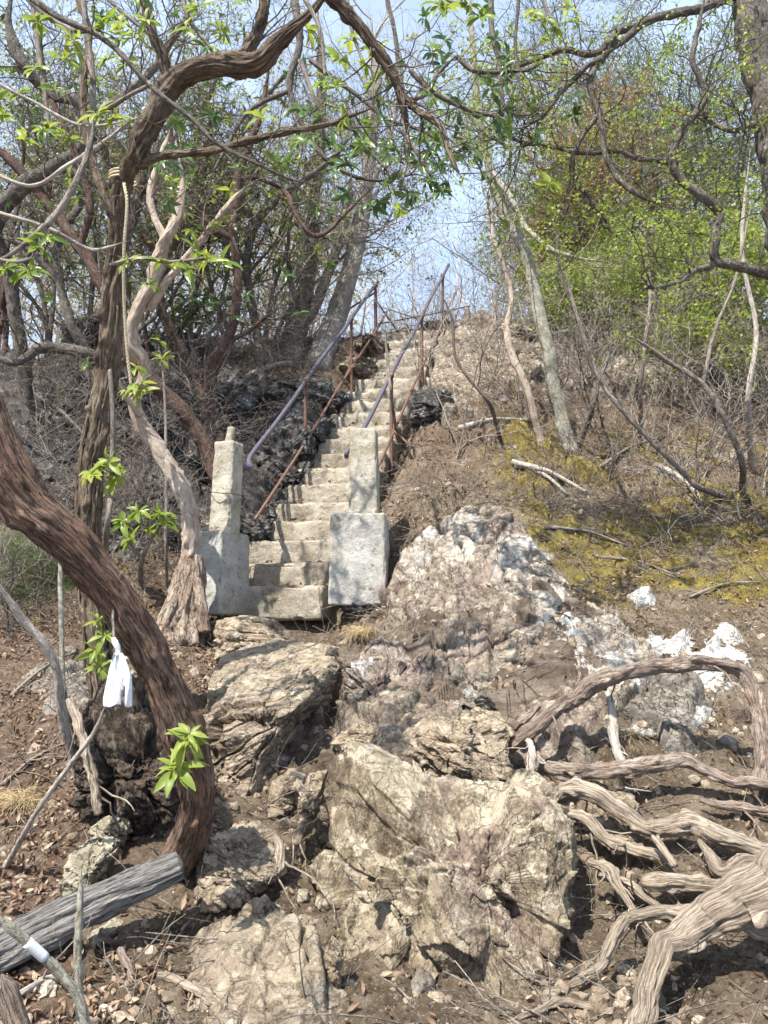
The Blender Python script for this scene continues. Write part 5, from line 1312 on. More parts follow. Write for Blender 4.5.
root1('thin looping root hugging the right side of the huge boulder', [(588,862,4,3.1),(608,866,6,3.05),(618,885,6,3.0),(632,905,5,2.95),(645,925,4,2.9)], ab=True, lift=0, seed=9)
root1('fine root running down behind the looping one', [(600,876,4,3.15),(625,884,5,3.1),(650,900,5,3.05),(668,915,4,3.0)], ab=True, lift=0, seed=10)
root1('stubby upright root by the splintered root end', [(700,842,4,3.25),(712,858,7,3.15),(722,872,8,3.1),(745,862,6,3.1),(772,872,6,3.1)], ab=True, lift=0, seed=11)
root1('short stub of root left of the splintered root end', [(655,838,5,3.2),(665,850,5,3.15),(676,866,5,3.1)], ab=True, lift=0, seed=12)
root1('grey stick standing under the arching root', [(608,690,4,3.95),(613,720,4.5,3.85),(619,750,5,3.75),(622,775,4,3.7)], ab=True, lift=0, bark=b_twigp, seed=13, sides=24)
root1('flat dark splinter of root at the right edge below the straight root', [(700,800,3,3.5),(730,806,6,3.45),(780,814,6,3.4)], ab=True, lift=0, bark=b_rootb, seed=14)
root1('thin root tip left of the arching root foot', [(515,728,4,4.05),(528,715,4,4.0),(538,704,3,4.0)], ab=True, lift=0, bark=b_rootb, seed=15, sides=20)
root1('short upright root between the buff wedge and the straight root', [(528,740,3,3.9),(532,758,4,3.8),(528,778,4,3.75)], ab=True, lift=0, bark=b_twigp, seed=16, sides=20)
grp2 = 'thin roots across the path'
root1('pale root crossing the path at the bottom left', [(158,975,4),(185,985,6),(215,998,7),(245,1012,6),(270,1040,6)], lift=0.02, seed=17, group=grp2)
root1('thin pale root under the huge boulder at the bottom edge', [(505,1022,3),(540,1012,4),(562,1003,5),(600,1008,4),(625,1004,2)], lift=0.02, seed=18, group=grp2, sides=20)
root1('dark root running down to the bottom edge left of the pale one', [(120,950,4),(140,985,5),(162,1015,5),(175,1050,5)], lift=0.02, seed=19, group=grp2, bark=b_rootb, sides=20)
root1('short root draped between the two biggest boulders', [(300,785,5,3.7),(306,800,6,3.6),(302,825,5,3.5),(296,845,4,3.4)], ab=True, lift=0, seed=20, group=grp2, sides=24)
root1('little root peeping out beside the flat buff stone', [(276,838,4,3.2),(282,850,5,3.15),(279,868,5,3.1),(272,880,3,3.08)], ab=True, lift=0, seed=21, group=grp2, sides=24)
# log
C, rad = limb([(-60,975,2.62,24),(-10,955,2.68,22),(40,930,2.74,21),(90,905,2.8,19),(140,882,2.86,17),(180,865,2.9,14)], 0.006)
M = MB(); tube(M, C, rad, 120, wood_disp(0.20, 1.5, 0.035, 0.10, 3), flat=0.8)
M.build_top('log', b_log, 'weathered grey log with long cracks lying on dead leaves at the lower left', 'log')
# charred root mass behind the leaning trunk
rock('stump', [(80,750),(85,700),(110,680),(150,690),(180,720),(192,780),(185,840),(160,870),(130,850),(110,810),(85,800)], 3.62, 0.30, m_stump, 'dark crumbling stump behind the foot of the leaning trunk', cat='stump', k=7, lean=0.3, planes=8, seed=77, amp=0.09, sfreq=12, samp=0.04, fine=0.035)
root1('pale strip of bark hanging on the black stump', [(70,700,4,3.4),(80,735,5,3.3),(92,775,5,3.25),(98,815,4,3.2)], ab=True, lift=0, seed=23, group=None, name='bark_strip', cat='bark')
# ------------------------------------------------------------------ random trees and shrubs
def wild(name, label, cat, base, h, r, bark, tw, rng, stems=1, lean=(0, 0), lv=None, leaf=None, group=None, wig=0.10, up=0.05, sides=10, nlimb=5, minr=0.002, spread=0.7, tips_from=-1, crown_from=0.35, mesh_src=None):
    base = np.array(base, float)
    t = thing(name, label, cat, base, group)
    lines = []
    for s in range(stems):
        d = unit(np.array([lean[0] + rng.normal() * 0.12 * (1 + stems * 0.5), lean[1] + rng.normal() * 0.12 * (1 + stems * 0.5), 1.0]))
        hh = h * rng.uniform(0.7, 1.05) if stems > 1 else h
        pts, rad = walk(np.array([base + rng.normal(size=3) * [0.04, 0.04, 0] * (stems > 1) - np.array([0, 0, 0.08])]), d[None], hh, r * rng.uniform(0.7, 1.0), 10, wig, up, 0.3, rng)
        C = spline(np.c_[pts[0], rad[0]], max(0.05, hh / 30)); 
        M = MB(); tube(M, C[:, :3], C[:, 3], sides, wood_disp(0.08, 2, 0.2, 0.12, rng.rand() * 9) if r > 0.02 else None)
        M.build('trunk' if cat == 'tree' else 'stem', bark, t)
        lines.append((C[:, :3], C[:, 3]))
    if nlimb:
        P, D, L, rr_ = kids(np.concatenate([resample(c, q, 12)[0][None] for c, q in lines]), np.concatenate([resample(c, q, 12)[1][None] for c, q in lines]), nlimb, (0.35, 0.7), spread, 0.6, crown_from, rng)
        pts, rad = walk(P, D, L, rr_, 10, wig * 1.5, up, 0.35, rng)
        MC = MB(); batch_tubes(MC, pts, np.maximum(rad, minr), 6)
        lines2 = [(pts[i], rad[i]) for i in range(len(pts))] + [(c[len(c) // 2:], q[len(c) // 2:]) for c, q in lines]
    else: lines2 = lines; MC = MB()
    if lv:
        TP, TD, _, _ = add_twigs(MC, lines2, lv, rng, minr=minr, upw=up, r1=r * 0.35); MC.build('crown', tw, t)
        if leaf:
            for kind, mat, n, size in leaf:
                foliage(t, kind, mat, n, size, np.concatenate(TP[tips_from:]), np.concatenate(TD[tips_from:]))
    return t
rg = np.random.RandomState(5)
l_leafmix = leaf_mat('olive_leaves', (0.08, 0.11, 0.03), (0.17, 0.20, 0.05), (0.30, 0.30, 0.10), 0.45)
def gxy(px, Y):
    x = (px - 384) / F * Y; return on_ground(x, Y)

# bare thicket on the left bank (each described by its place among the named trunks)
TH_ = [(-20, 8.6, 3.6, 'left edge'), (35, 9.2, 4.0, ''), (75, 8.4, 3.4, ''), (110, 9.6, 4.2, ''), (150, 8.9, 3.5, ''), (185, 10.2, 4.2, ''), (225, 9.4, 3.6, ''), (262, 10.6, 4.0, ''), (20, 11.5, 4.6, ''), (130, 12, 4.8, ''), (205, 12.5, 4.8, ''), (65, 13, 5.0, '')]
for i, (px, Y, h, _) in enumerate(TH_):
    wild('thicket_tree', 'tangled many-branched tree of the thicket on the left bank', 'tree', gxy(px, Y), h, 0.036, b_grey if i % 4 else b_dkred, b_twig if i % 2 else b_twigd, rg, stems=3, lean=(rg.uniform(-.25, .25), -0.05),
         lv=[(5, (0.3, 0.9), 0.25), (4, (0.2, 0.5), 0.28), (2, (0.1, 0.3), 0.3)], wig=0.20, up=0.04, nlimb=7, minr=0.0026, group='bare thicket trees on the left bank',
         leaf=[('ros', l_dark if i % 2 else l_rhod, 0.035, 0.10), ('small', l_leafmix, 2600, 0.05)])
# slender bare trees beyond the crest, against the sky; pale bark and twig colours stand in for haze
BG = [(240, 17), (262, 22), (285, 19), (305, 26), (335, 21), (352, 28), (388, 24), (402, 30), (428, 27), (445, 19), (468, 34), (505, 26), (520, 18), (545, 23), (215, 24), (190, 18), (160, 26), (120, 20), (80, 25), (40, 19), (10, 24), (575, 27), (-20, 20), (330, 33), (430, 38), (370, 38)]
for i, (px, Y) in enumerate(BG):
    b = gxy(px, Y); topz = W(px, rg.uniform(60, 220), Y)[2]; h = max(3.0, topz - b[2]) * (0.85 if not 330 < px < 500 else 0.6)
    wild('bare_tree', 'slender leafless tree standing beyond the crest against the sky', 'tree', b, h, 0.045 + 0.0022 * Y, b_bg, b_twigp, rg, stems=1 if i % 3 else 2, lean=(rg.uniform(-.12, .12), 0),
         lv=[(4, (0.6, 1.9), 0.14), (3, (0.4, 1.1), 0.18)] if not 340 < px < 520 else [(3, (0.6, 1.6), 0.14), (2, (0.4, 0.9), 0.18)], wig=0.07, up=0.06, nlimb=8, minr=0.0030 + 0.00015 * Y, group='leafless trees beyond the crest', spread=0.6, crown_from=0.3,
         leaf=[('small', l_haze, 1500, 0.09)] if px < 330 else None)
# evergreens on the right
for i, (px, Y, tp, lb) in enumerate([(592, 15, 175, 'dark evergreen nearest the sky gap, behind the slim lichen tree'), (612, 17, 90, 'tall dark evergreen behind the rusty tree'), (668, 15.5, 110, 'evergreen behind the bright bush, left of the edge trunk'),
        (722, 17, 60, 'evergreen behind the thick mottled trunk at the right'), (770, 14.5, 120, 'evergreen cut by the right edge of the photo'), (640, 20, 60, 'farthest evergreen rising over the right slope'), (600, 19, 130, 'thin topped evergreen between two taller ones')]):
    b = gxy(px, Y); h = W(px, tp, Y)[2] - b[2]
    wild('evergreen_tree', lb, 'tree', b, h, 0.10, b_grey, b_twigd, rg, lv=[(5, (0.5, 1.3), 0.16), (4, (0.3, 0.7), 0.2)], wig=0.06, up=0.03, nlimb=20, minr=0.006, leaf=[('needle', l_olive, 8500, 0.19)], spread=1.0, crown_from=0.12, tips_from=0)
# rust-coloured tree
for px, Y, tp, lb in [(610, 12.3, 140, 'small tree with rusty brown leaves behind the bright green bush'), (585, 12.8, 205, 'low rusty leaved bush just right of the slim lichen tree')]:
    b = gxy(px, Y); wild('rusty_tree', lb, 'tree', b, W(px, tp, Y)[2] - b[2], 0.05, b_grey, b_twig, rg, stems=3, lv=[(5, (0.4, 1.0), 0.2), (4, (0.2, 0.6), 0.22)], wig=0.10, nlimb=8, minr=0.004, leaf=[('small', l_rust, 5600, 0.06), ('small', l_leafmix, 1800, 0.06)], tips_from=0)
# bright green bushes
for px, Y, tp, n, lb in [(590, 10.6, 285, 4600, 'bright green bush farthest left, beside the slim lichen tree'), (635, 10.2, 262, 5500, 'bright yellow green bush below the rusty leaved tree'), (690, 9.8, 245, 6500, 'largest bright yellow green bush on the right slope'),
        (745, 9.6, 240, 5800, 'bright yellow green bush in front of the thick mottled trunk'), (655, 11.2, 245, 3600, 'tall light green bush behind the largest one'), (790, 9.2, 232, 4000, 'bright green bush cut by the right edge'), (715, 8.9, 335, 1800, 'low green shrub with few leaves above the dead twigs')]:
    b = gxy(px, Y); wild('leafy_bush', lb, 'bush', b, W(px, tp, Y)[2] - b[2] + 0.2, 0.028, b_twig, b_twig, rg, stems=5, lv=[(4, (0.25, 0.7), 0.2), (3, (0.12, 0.35), 0.22)], wig=0.12, nlimb=6, minr=0.0025, leaf=[('small', l_bright, n, 0.055)], tips_from=0, crown_from=0.28)
# bare shrubs, right slope
SH = [(455,7.6,1.5),(480,8.6,1.3),(500,9.4,1.4),(600,8.4,1.5),(640,7.9,1.7),(675,8.6,1.8),(700,7.6,1.5),(735,7.9,1.9),(760,7.2,1.7),(620,9.4,1.6),(665,9.6,1.8),(720,9.2,1.9),(590,9.6,1.4),(560,9.0,1.2),(530,8.4,1.0),(780,8.4,2.0),(430,9.4,1.1),(445,10.4,1.2),(745,6.6,1.0),(690,6.9,1.0),(575,10.4,1.2),(640,10.8,1.4),(700,10.6,1.6),(610,7.3,.8),(770,10,1.8)]
for i, (px, Y, h) in enumerate(SH):
    wild('bare_shrub', 'leafless many-stemmed shrub on the right slope', 'shrub', gxy(px, Y), h, 0.011, b_twigd if i % 2 else b_twig, b_twig if i % 3 else b_twigp, rg, stems=3, lean=(rg.uniform(-.5, .3), -0.1), lv=[(3, (0.25, 0.7), 0.2), (2, (0.12, 0.35), 0.22)], wig=0.16, up=0.03, nlimb=4, minr=0.0024, group='leafless shrubs on the right slope', spread=0.8, crown_from=0.2)
SL = [(20,6.8,1.3),(60,6.2,1.1),(120,6.5,1.0),(150,6.9,1.2),(45,7.6,1.3),(95,7.9,1.4),(200,8.2,1.2),(245,8.8,1.0),(285,9.6,1.0),(10,5.6,1.0),(305,9.9,1.1),(180,7.4,.9)]
for i, (px, Y, h) in enumerate(SL):
    wild('bare_shrub', 'leafless dark shrub on the left bank', 'shrub', gxy(px, Y), h, 0.009, b_twigd if i % 2 else b_twig, b_twig, rg, stems=4, lean=(rg.uniform(-.4, .4), -0.15), lv=[(4, (0.2, 0.6), 0.22), (3, (0.1, 0.3), 0.25)], wig=0.2, up=0.02, nlimb=5, minr=0.0018, group='leafless shrubs on the left bank', spread=0.9, crown_from=0.15)
# drawn stems of the right slope
def rs_(label, limbs, **kw): return stick(label, limbs, bark=kw.pop('bark', b_twig), name='bare_sapling', lv=[(7, (0.15, 0.6), 0.2), (3, (0.08, 0.25), 0.25)], **kw)
rs_('curved brown sapling arching from the moss edge up to the left, right slope', [[(724,496,6.6,4),(700,488,6.55,3.5),(685,475,6.5,3.2),(650,440,6.5,3),(622,410,6.5,3),(600,380,6.5,2.5),(585,340,6.5,2.2),(570,290,6.5,2),(560,240,6.5,1.5)]])
rs_('long sapling bending over to the left from the foot of the right thicket', [[(742,492,6.8,4),(742,462,6.7,4),(725,420,6.6,3.5),(703,384,6.6,3.2),(668,362,6.6,3),(640,342,6.5,2.6),(618,332,6.5,2)], [(703,384,6.6,2.5),(715,330,6.6,2),(735,280,6.6,1.8),(752,200,6.6,1.4)]])
rs_('dark forked sapling with a crooked foot beside the slim lichen tree', [[(578,448,7.7,4),(592,408,7.6,4),(596,380,7.6,4),(586,350,7.6,3),(575,310,7.6,2.6),(560,270,7.6,2.2),(555,200,7.6,1.6)], [(594,390,7.6,3),(610,350,7.6,2.4),(600,330,7.6,2)]], bark=b_twigd)
rs_('thin dark stem crossing in front of the upper stairs at the right', [[(500,438,7.4,2.4),(490,405,7.4,2.2),(470,380,7.4,2),(455,355,7.4,1.8),(452,320,7.4,1.8),(440,290,7.4,1.4)]], bark=b_twigd)
rs_('slender stem in front of the stairs between the handrails', [[(398,445,7.4,2),(392,400,7.4,2),(388,365,7.4,1.6),(384,320,7.4,1.2)]])
rs_('pale upright sapling near the right edge among dead twigs', [[(752,470,7.2,4),(748,400,7.2,3.5),(756,330,7.2,3),(742,250,7.2,2.4),(750,150,7.2,2)]], bark=b_twigp)
rs_('upright brown sapling in the middle of the right thicket', [[(640,440,7.8,3),(642,370,7.8,2.6),(650,300,7.8,2.2),(644,220,7.8,1.8)]])
# fallen branches of the slope
def fallen(label, a, b, r, mid=(0, -4), **kw):
    p = Gp(*a); q = Gp(*b); m = Gp((a[0] + b[0]) / 2 + mid[0], (a[1] + b[1]) / 2 + mid[1])
    rad = pxr(r, a[0], a[1], p[1])
    C = spline([p + (0, 0, rad + 0.01), m + (0, 0, rad + .02), q + (0, 0, rad + 0.01)], 0.02)
    t = thing('fallen_branch', label, 'branch', p, 'fallen branches on the slopes')
    M = MB(); tube(M, C, np.linspace(rad, rad * 0.5, len(C)), 12, wood_disp(0.12, 2, 0.2, 0.15, a[0])); M.build('stem', b_twigp if r > 2 else b_twig, t)
    M = MB(); add_twigs(M, [(C, np.linspace(rad, rad * .5, len(C)))], [(6, (0.08, 0.3), 0.25), (2, (0.05, 0.15), 0.3)], minr=0.0015, r1=0.004, upw=0.0); M.build('crown', b_twig, t)
for a, b, r, lb in [((512,466),(586,496),3,'pale fallen branch slanting down the slope above the outcrop'), ((524,470),(568,498),2.2,'thinner fallen branch lying against the pale slanting one'), ((545,530),(630,550),2,'thin fallen stick on the moss above the pale slab'),
        ((460,432),(530,424),3,'fallen stick right of the dark square rock'), ((655,468),(700,500),2.5,'fallen stick at the foot of the curved brown sapling'), ((600,470),(660,440),2,'fallen branch left of the curved brown sapling'),
        ((250,560),(330,380),0.1,'x'), ((10,700),(75,655),2,'straight fallen stick on the left litter slope'), ((0,790),(70,745),2,'curved stick lying on the left slope under the bent sapling'), ((70,410),(130,380),2.5,'fallen stick on the dark left bank'), ((40,400),(90,445),2,'grey stick propped on the dark left bank'),
        ((180,905),(290,925),0.1,'x'), ((250,378),(310,366),3,'fallen branch at the left crest under the rough trunk'), ((600,560),(680,580),1.6,'thin twig on the mossy ground right of the pale slab'), ((690,600),(760,585),1.6,'thin twig on brown needles near the right edge'), ((20,1000),(75,985),3,'stick under the speckled twigs at the bottom left')]:
    if lb != 'x': fallen(lb, a, b, r)
# low conifer at the left edge
for px, py, lb in [(18, 600, 'low fresh green conifer sprig at the left edge under the leaning trunk'), (48, 590, 'fresh green conifer sprig right of the one at the left edge')]:
    b = Gp(px, py); wild('conifer_seedling', lb, 'shrub', b, 0.45, 0.01, b_twig, b_twig, rg, stems=4, lv=[(6, (0.12, 0.3), 0.15), (4, (0.06, 0.14), 0.2)], wig=0.15, nlimb=5, minr=0.0015, leaf=[('needle', l_fern, 7000, 0.035)], tips_from=0, crown_from=0.1, spread=1.1)
# green clump on the bank by the red stem
for px, py, sz, lb in [(196, 345, 0.5, 'small evergreen bush with dark leaves left of the flaky red stem')]:
    b = gxy(px, 9.0); wild('evergreen_bush', lb, 'bush', b, 0.75, 0.015, b_twig, b_twig, rg, stems=4, lv=[(4, (0.15, 0.35), 0.2)], wig=0.15, nlimb=5, minr=0.002, leaf=[('ros', l_dark, 0.9, 0.09)], tips_from=0, crown_from=0.2)
# dry grass tufts
for px, py, n, lb in [(361, 632, 260, 'round tuft of dry straw grass under the right concrete block'), (20, 800, 420, 'dry grass tuft at the left edge beside the black stump'), (625, 735, 120, 'tiny dry grass tuft under the arching root'), (745, 715, 300, 'dry rusty needles heaped inside the bend of the arching root')]:
    p = Gp(px, py); M = MB(); a = rg.rand(n) * 6.28; D = np.stack([np.cos(a) * 0.9, np.sin(a) * 0.9 - .3, rg.uniform(0.1, 1.1, n)], 1)
    pts, rad = walk(p + rg.normal(size=(n, 3)) * [0.035, 0.03, 0.01], D, rg.uniform(0.06, 0.15, n), 0.0014, 6, 0.12, -0.28, 0.3, rg); batch_tubes(M, pts, rad, 3)
    g = G('straw'); M.build_top('grass_tuft', g.fin(g.ramp(g.attr('rnd', 'Fac'), [(0, (0.30, 0.21, 0.11)), (1, (0.52, 0.42, 0.25))]), 0.8) if px != 745 else b_rootb, lb, 'grass tuft')

# ------------------------------------------------------------------ ground cover that nobody could count
def scatter(n, x0, x1, y0, y1, dens, rng):
    P = np.stack([rng.uniform(x0, x1, n), y0 + (y1 - y0) * rng.rand(n) ** 1.3], 1)
    k = rng.rand(n) < dens(P[:, 0], P[:, 1])
    P = P[k]; z = H(P[:, 0], P[:, 1])
    e = 0.02
    nx = -(H(P[:, 0] + e, P[:, 1]) - H(P[:, 0] - e, P[:, 1])) / (2 * e); ny = -(H(P[:, 0], P[:, 1] + e) - H(P[:, 0], P[:, 1] - e)) / (2 * e)
    N = unit(np.stack([nx, ny, np.ones(len(P))], 1))
    return np.c_[P, z], N
offstair = lambda x, y: ~((np.abs(x - stair_xl(y) - SW / 2) < SW / 2 + 0.03) & (y > 6.1) & (y < 11.7))
sc_ = np.random.RandomState(44)
nz2 = lambda x, y, f, o: fbm(np.stack([x * f, y * f, x * 0], 1), 4, off=o)
def dl(x, y): return np.where(x < -0.7 - 0.15 * y * 0, 1.0, 0.0) * sstep(-0.35, 0.1, nz2(x, y, 1.7, 3)) * (y < 7.5) + 0.8 * (y >= 6.1) * sstep(-0.2, 0.25, nz2(x, y, 1.2, 5)) + 0.7 * (x > 0.9) * (y > 4.2) * (y < 8) * sstep(0.0, 0.35, nz2(x, y, 1.6, 8)) + 0.07
P, N = scatter(130000, -5, 7, 2.2, 12.5, lambda x, y: dl(x, y) * offstair(x, y), sc_)
M = MB(); n = len(P); D = unit(np.cross(N, sc_.normal(size=(n, 3))) + N * sc_.uniform(-0.1, 0.5, n)[:, None])
leaves(M, P + N * 0.008, D, sc_.uniform(0.012, 0.044, n), DEAD, up=N, roll=0.9, rng=sc_)
M.build_top('leaf_litter', l_dead, 'dead brown leaves strewn over the slopes', 'leaf litter', kind='stuff')
# dead twigs
P, N = scatter(42000, -5, 6.5, 2.3, 12.3, lambda x, y: (0.14 + 0.86 * (y > 5.6) * sstep(-0.25, 0.25, nz2(x, y, 1.3, 15))) * offstair(x, y), sc_)
M = MB(); n = len(P); D = unit(np.cross(N, sc_.normal(size=(n, 3))) + N * sc_.uniform(-0.1, 0.35, n)[:, None])
pts, rad = walk(P + N * 0.015, D, sc_.uniform(0.08, 0.45, n), sc_.uniform(0.0013, 0.004, n), 5, 0.16, 0.0, 0.5, sc_); batch_tubes(M, pts, rad, 3)
k = sc_.rand(n) < 0.5; p2, d2, l2, r2 = kids(pts[k], rad[k], 2, rng=sc_); q2, s2 = walk(p2, d2, l2, r2, 4, 0.15, 0, 0.5, sc_); batch_tubes(M, q2, s2, 3)
M.build_top('twig_litter', b_twig, 'dead twigs strewn over the slopes', 'twig litter', kind='stuff')
# dry grass
P, N = scatter(30000, -3.5, 5.5, 3.5, 11.5, lambda x, y: sstep(0.12, 0.34, nz2(x, y, 2.3, 91)) * (0.25 + 0.75 * (x > -0.2)) * offstair(x, y), sc_)
M = MB(); n = len(P); pts, rad = walk(P, unit(N + sc_.normal(size=(n, 3)) * 0.5 + np.array([0, -0.4, 0])), sc_.uniform(0.05, 0.16, n), 0.0014, 5, 0.15, -0.3, 0.3, sc_); batch_tubes(M, pts, rad, 3)
g = G('dry_grass_straw'); M.build_top('dry_grass', g.fin(g.ramp(g.attr('rnd', 'Fac'), [(0, (0.16, 0.115, 0.07)), (1, (0.45, 0.37, 0.24))]), 0.85), 'dry straw coloured grass on the slopes', 'grass', kind='stuff')
# pebbles
iv, if_ = ico(2)
P, N = scatter(20000, -2.6, 2.8, 2.2, 7.0, lambda x, y: (0.25 + 0.75 * sstep(0, 0.3, nz2(x, y, 2.5, 25))) * sstep(3.2, 0.5, np.abs(x)) * offstair(x, y), sc_)
n = len(P); s = 0.004 + 0.016 * sc_.rand(n) ** 4 * 1.8
rot = np.linalg.qr(sc_.normal(size=(n, 3, 3)))[0]
Vp = (iv[None] * (1 + 0.25 * sc_.normal(size=(n, len(iv), 1)) * 0.6)) * sc_.uniform(0.5, 1.2, (n, 1, 3))
Vp = np.einsum('nij,nkj->nki', rot, Vp) * s[:, None, None] + P[:, None]
M = MB(); M.add(Vp.reshape(-1, 3), None, (if_[None] + (np.arange(n) * len(iv))[:, None, None]).reshape(-1, 3), None, np.repeat(sc_.rand(n), len(iv)))
g = G('pebbles'); c = g.mix(g.mask(g.noise(g.pos(), 90, 4, 0.7), 0.4, 0.6), g.ramp(g.attr('rnd', 'Fac'), [(0, (0.13, 0.095, 0.07)), (0.6, (0.25, 0.20, 0.15)), (1, (0.46, 0.41, 0.33))]), (0.2, 0.155, 0.11))
M.build_top('gravel', g.fin(c, 0.9, g.bump(g.noise(g.pos(), 150, 4), 0.5, 0.004)), 'loose pebbles and crumbs of rock on the path', 'gravel', kind='stuff', smooth=False)

# moss tufts
iu = lambda x, y: bil(gx, gy, moss.reshape(GX.shape), x, y)
P, N = scatter(240000, 0.3, 6, 4.8, 9.6, lambda x, y: iu(x, y) * sstep(-0.15, 0.2, nz2(x, y, 5, 61)), sc_)
M = MB(); n = len(P); leaves(M, P - N * 0.004, unit(N + sc_.normal(size=(n, 3)) * 0.55), sc_.uniform(0.012, 0.032, n), (NEEDLE[0] * np.array([3.2, 1, 1]), NEEDLE[1]), roll=1.0, rng=sc_, rnd=np.clip(0.5 + nz2(P[:, 0], P[:, 1], 3, 70) * 1.6 + sc_.normal(size=n) * 0.15, 0, 1))
M.build_top('moss', leaf_mat('moss_tufts', (0.11, 0.09, 0.03), (0.26, 0.21, 0.055), (0.43, 0.34, 0.10), 0.15, 0.9), 'olive gold moss cushions on the right slope', 'moss', kind='stuff')
# loose stones on the path
protos = []
for i in range(4):
    V, Fc = ico(4); V = V.copy() * np.array([1.0, 0.8, 0.6]); rr = np.random.RandomState(90 + i)
    for _ in range(12):
        nrm = unit(rr.normal(size=3)); t = V @ nrm; d = rr.uniform(0.42, 0.7); V *= np.minimum(1, np.where(t > d, d / np.maximum(t, 1e-6), 1))[:, None]
    V += unit(V) * (0.05 * fbm(V * 3, 4, off=i * 5))[:, None]
    protos.append(empty_mesh('stone', V, [Fc], [m_tan, m_pinkish, m_yel, m_grime][i]))
spots = []
tries = 0
while len(spots) < 90 and tries < 6000:
    tries += 1
    px, py = sc_.uniform(10, 760), sc_.uniform(610, 1020)
    g0 = Gp(px, py); 
    if (240 < px < 335 and py < 640): continue
    if min([np.hypot(g0[0] - q[0], g0[1] - q[1]) for q in spots] + [9]) < 0.12: continue
    spots.append(g0)
for i, g0 in enumerate(spots):
    s = 0.02 + 0.05 * sc_.rand() ** 2
    o = bpy.data.objects.new('stone', protos[i % 4]); o.location = (g0[0], g0[1], g0[2] + s * 0.15); o.scale = (s, s, s)
    o.rotation_euler = tuple(sc_.uniform(-0.5, 0.5, 2)) + (sc_.rand() * 6.28,)
    col.objects.link(o); tag(o, 'loose angular stone lying on the dirt', 'stone', 'loose stones on the lower slope')

# leaves blown onto the steps
tread_ = 0.23
Pl = []
for k in range(19):
    Yk = 6.3 + k * tread_; n = 14 + 6 * (k > 5)
    y = Yk + sc_.uniform(0.03, 0.2, n); x = stair_xl(y) + SW * np.clip(np.abs(sc_.normal(size=n)) * 0.35, 0, 1) ; x = np.where(sc_.rand(n) < 0.5, x, stair_xl(y) * 2 + SW - x)
    Pl.append(np.c_[x, y, np.full(n, 0.06 + 0.2024 * (k + 1) + 0.012)])
Pl = np.concatenate(Pl); n = len(Pl); M = MB(); leaves(M, Pl, np.c_[sc_.normal(size=(n, 2)), sc_.uniform(-0.1, 0.25, n)], sc_.uniform(0.02, 0.06, n), DEAD, roll=0.6, rng=sc_)
M.build_top('stair_leaves', l_dead, 'dead leaves caught on the treads of the stairs', 'leaf litter', kind='stuff')
# ------------------------------------------------------------------ concrete stairs
def concrete(name, base, stain, moss=0.0, agg=0.0, dirt=0.0):
    g = G(name); p = g.pos()
    n = g.noise(p, 5, 8, 0.7, 0.3)
    c = g.ramp(n, [(0.3, tuple(x * 0.62 for x in base)), (0.5, base), (0.68, tuple(min(1, x * 1.28) for x in base))])
    c = g.mix(g.mask(g.noise(p, 2.7, 6, 0.65, 0.5), 0.47, 0.62), c, stain)
    c = g.mix(g.math('MULTIPLY', g.mask(g.noise(p, 18, 6, 0.78), 0.54, 0.64), 0.7), c, (0.10, 0.085, 0.065))
    c = g.mix(g.math('MULTIPLY', g.mask(g.noise(p, 70, 4, 0.8), 0.53, 0.66), 0.55), c, (0.62, 0.58, 0.50))
    if agg:
        v = g.vor(p, 55, out='Distance')
        c = g.mix(g.math('MULTIPLY', g.mask(v, 0.3, 0.15), agg), c, (0.26, 0.23, 0.19))
    if dirt:
        ge = g.n('ShaderNodeNewGeometry'); sx = g.n('ShaderNodeSeparateXYZ'); g.l(ge.outputs['Normal'], sx.inputs[0])
        dm = g.math('MULTIPLY', g.mask(sx.outputs[2], 0.5, 0.9), g.mask(g.noise(p, 7, 6, 0.75), 0.40, 0.55))
        c = g.mix(g.math('MULTIPLY', dm, dirt), c, g.ramp(g.noise(p, 45, 5, 0.8), [(0.4, (0.09, 0.065, 0.045)), (0.6, (0.26, 0.20, 0.14))]))
        c = g.mix(g.math('MULTIPLY', g.mask(g.noise(p, 3.3, 8, 0.75), 0.50, 0.62), 0.6), c, (0.12, 0.095, 0.07))
    if moss: c = g.mix(g.mask(g.noise(p, 9, 6, 0.7), 0.62 - 0.1 * moss, 0.68), c, (0.20, 0.17, 0.05))
    b = g.bump(g.noise(p, 30, 8, 0.78), 0.9, 0.02)
    b = g.bump(g.noise(p, 140, 4, 0.8), 0.6, 0.004, b)
    return g.fin(c, 0.92, b, 0.2)
m_step = concrete('worn_step_concrete', (0.37, 0.33, 0.265), (0.25, 0.21, 0.16), dirt=0.85)
m_block = concrete('pale_concrete', (0.41, 0.40, 0.37), (0.33, 0.29, 0.225))
m_post = concrete('pebbled_concrete', (0.43, 0.395, 0.325), (0.29, 0.25, 0.175), agg=0.6)
ang = -math.atan(0.2)
st = thing('staircase', 'narrow worn concrete staircase climbing to the crest between two handrails', 'stairs', on_ground(-0.85, 6.2))
NS = 19
rise, tread = 0.2024, 0.23
for k in range(NS):
    Yk = 6.3 + k * tread
    zt = 0.06 + 0.06 + rise * (k + 1) - 0.06
    xl = stair_xl(Yk + 0.1); wdt = SW + (0.18 if k > 13 else 0.0)
    if k < 3: xl -= 0.06; wdt += 0.05
    M = MB()
    hz = 0.16 if k else 0.135
    rough_box(M, (xl + wdt / 2 + random.uniform(-.012, .012), Yk + 0.21, zt - hz + random.uniform(-.008, .008)), (wdt / 2, 0.22, hz), rot=ang + random.uniform(-.02, .02), n=60 if k < 8 else 30,
              rnd_=0.03 if k < 9 else 0.06, amp=0.016 if k < 5 else (0.022 if k < 9 else 0.04), fr=6, seed=k * 3.1, chips=0.04 if k < 4 else 0.055)
    M.build('step', m_step, st)
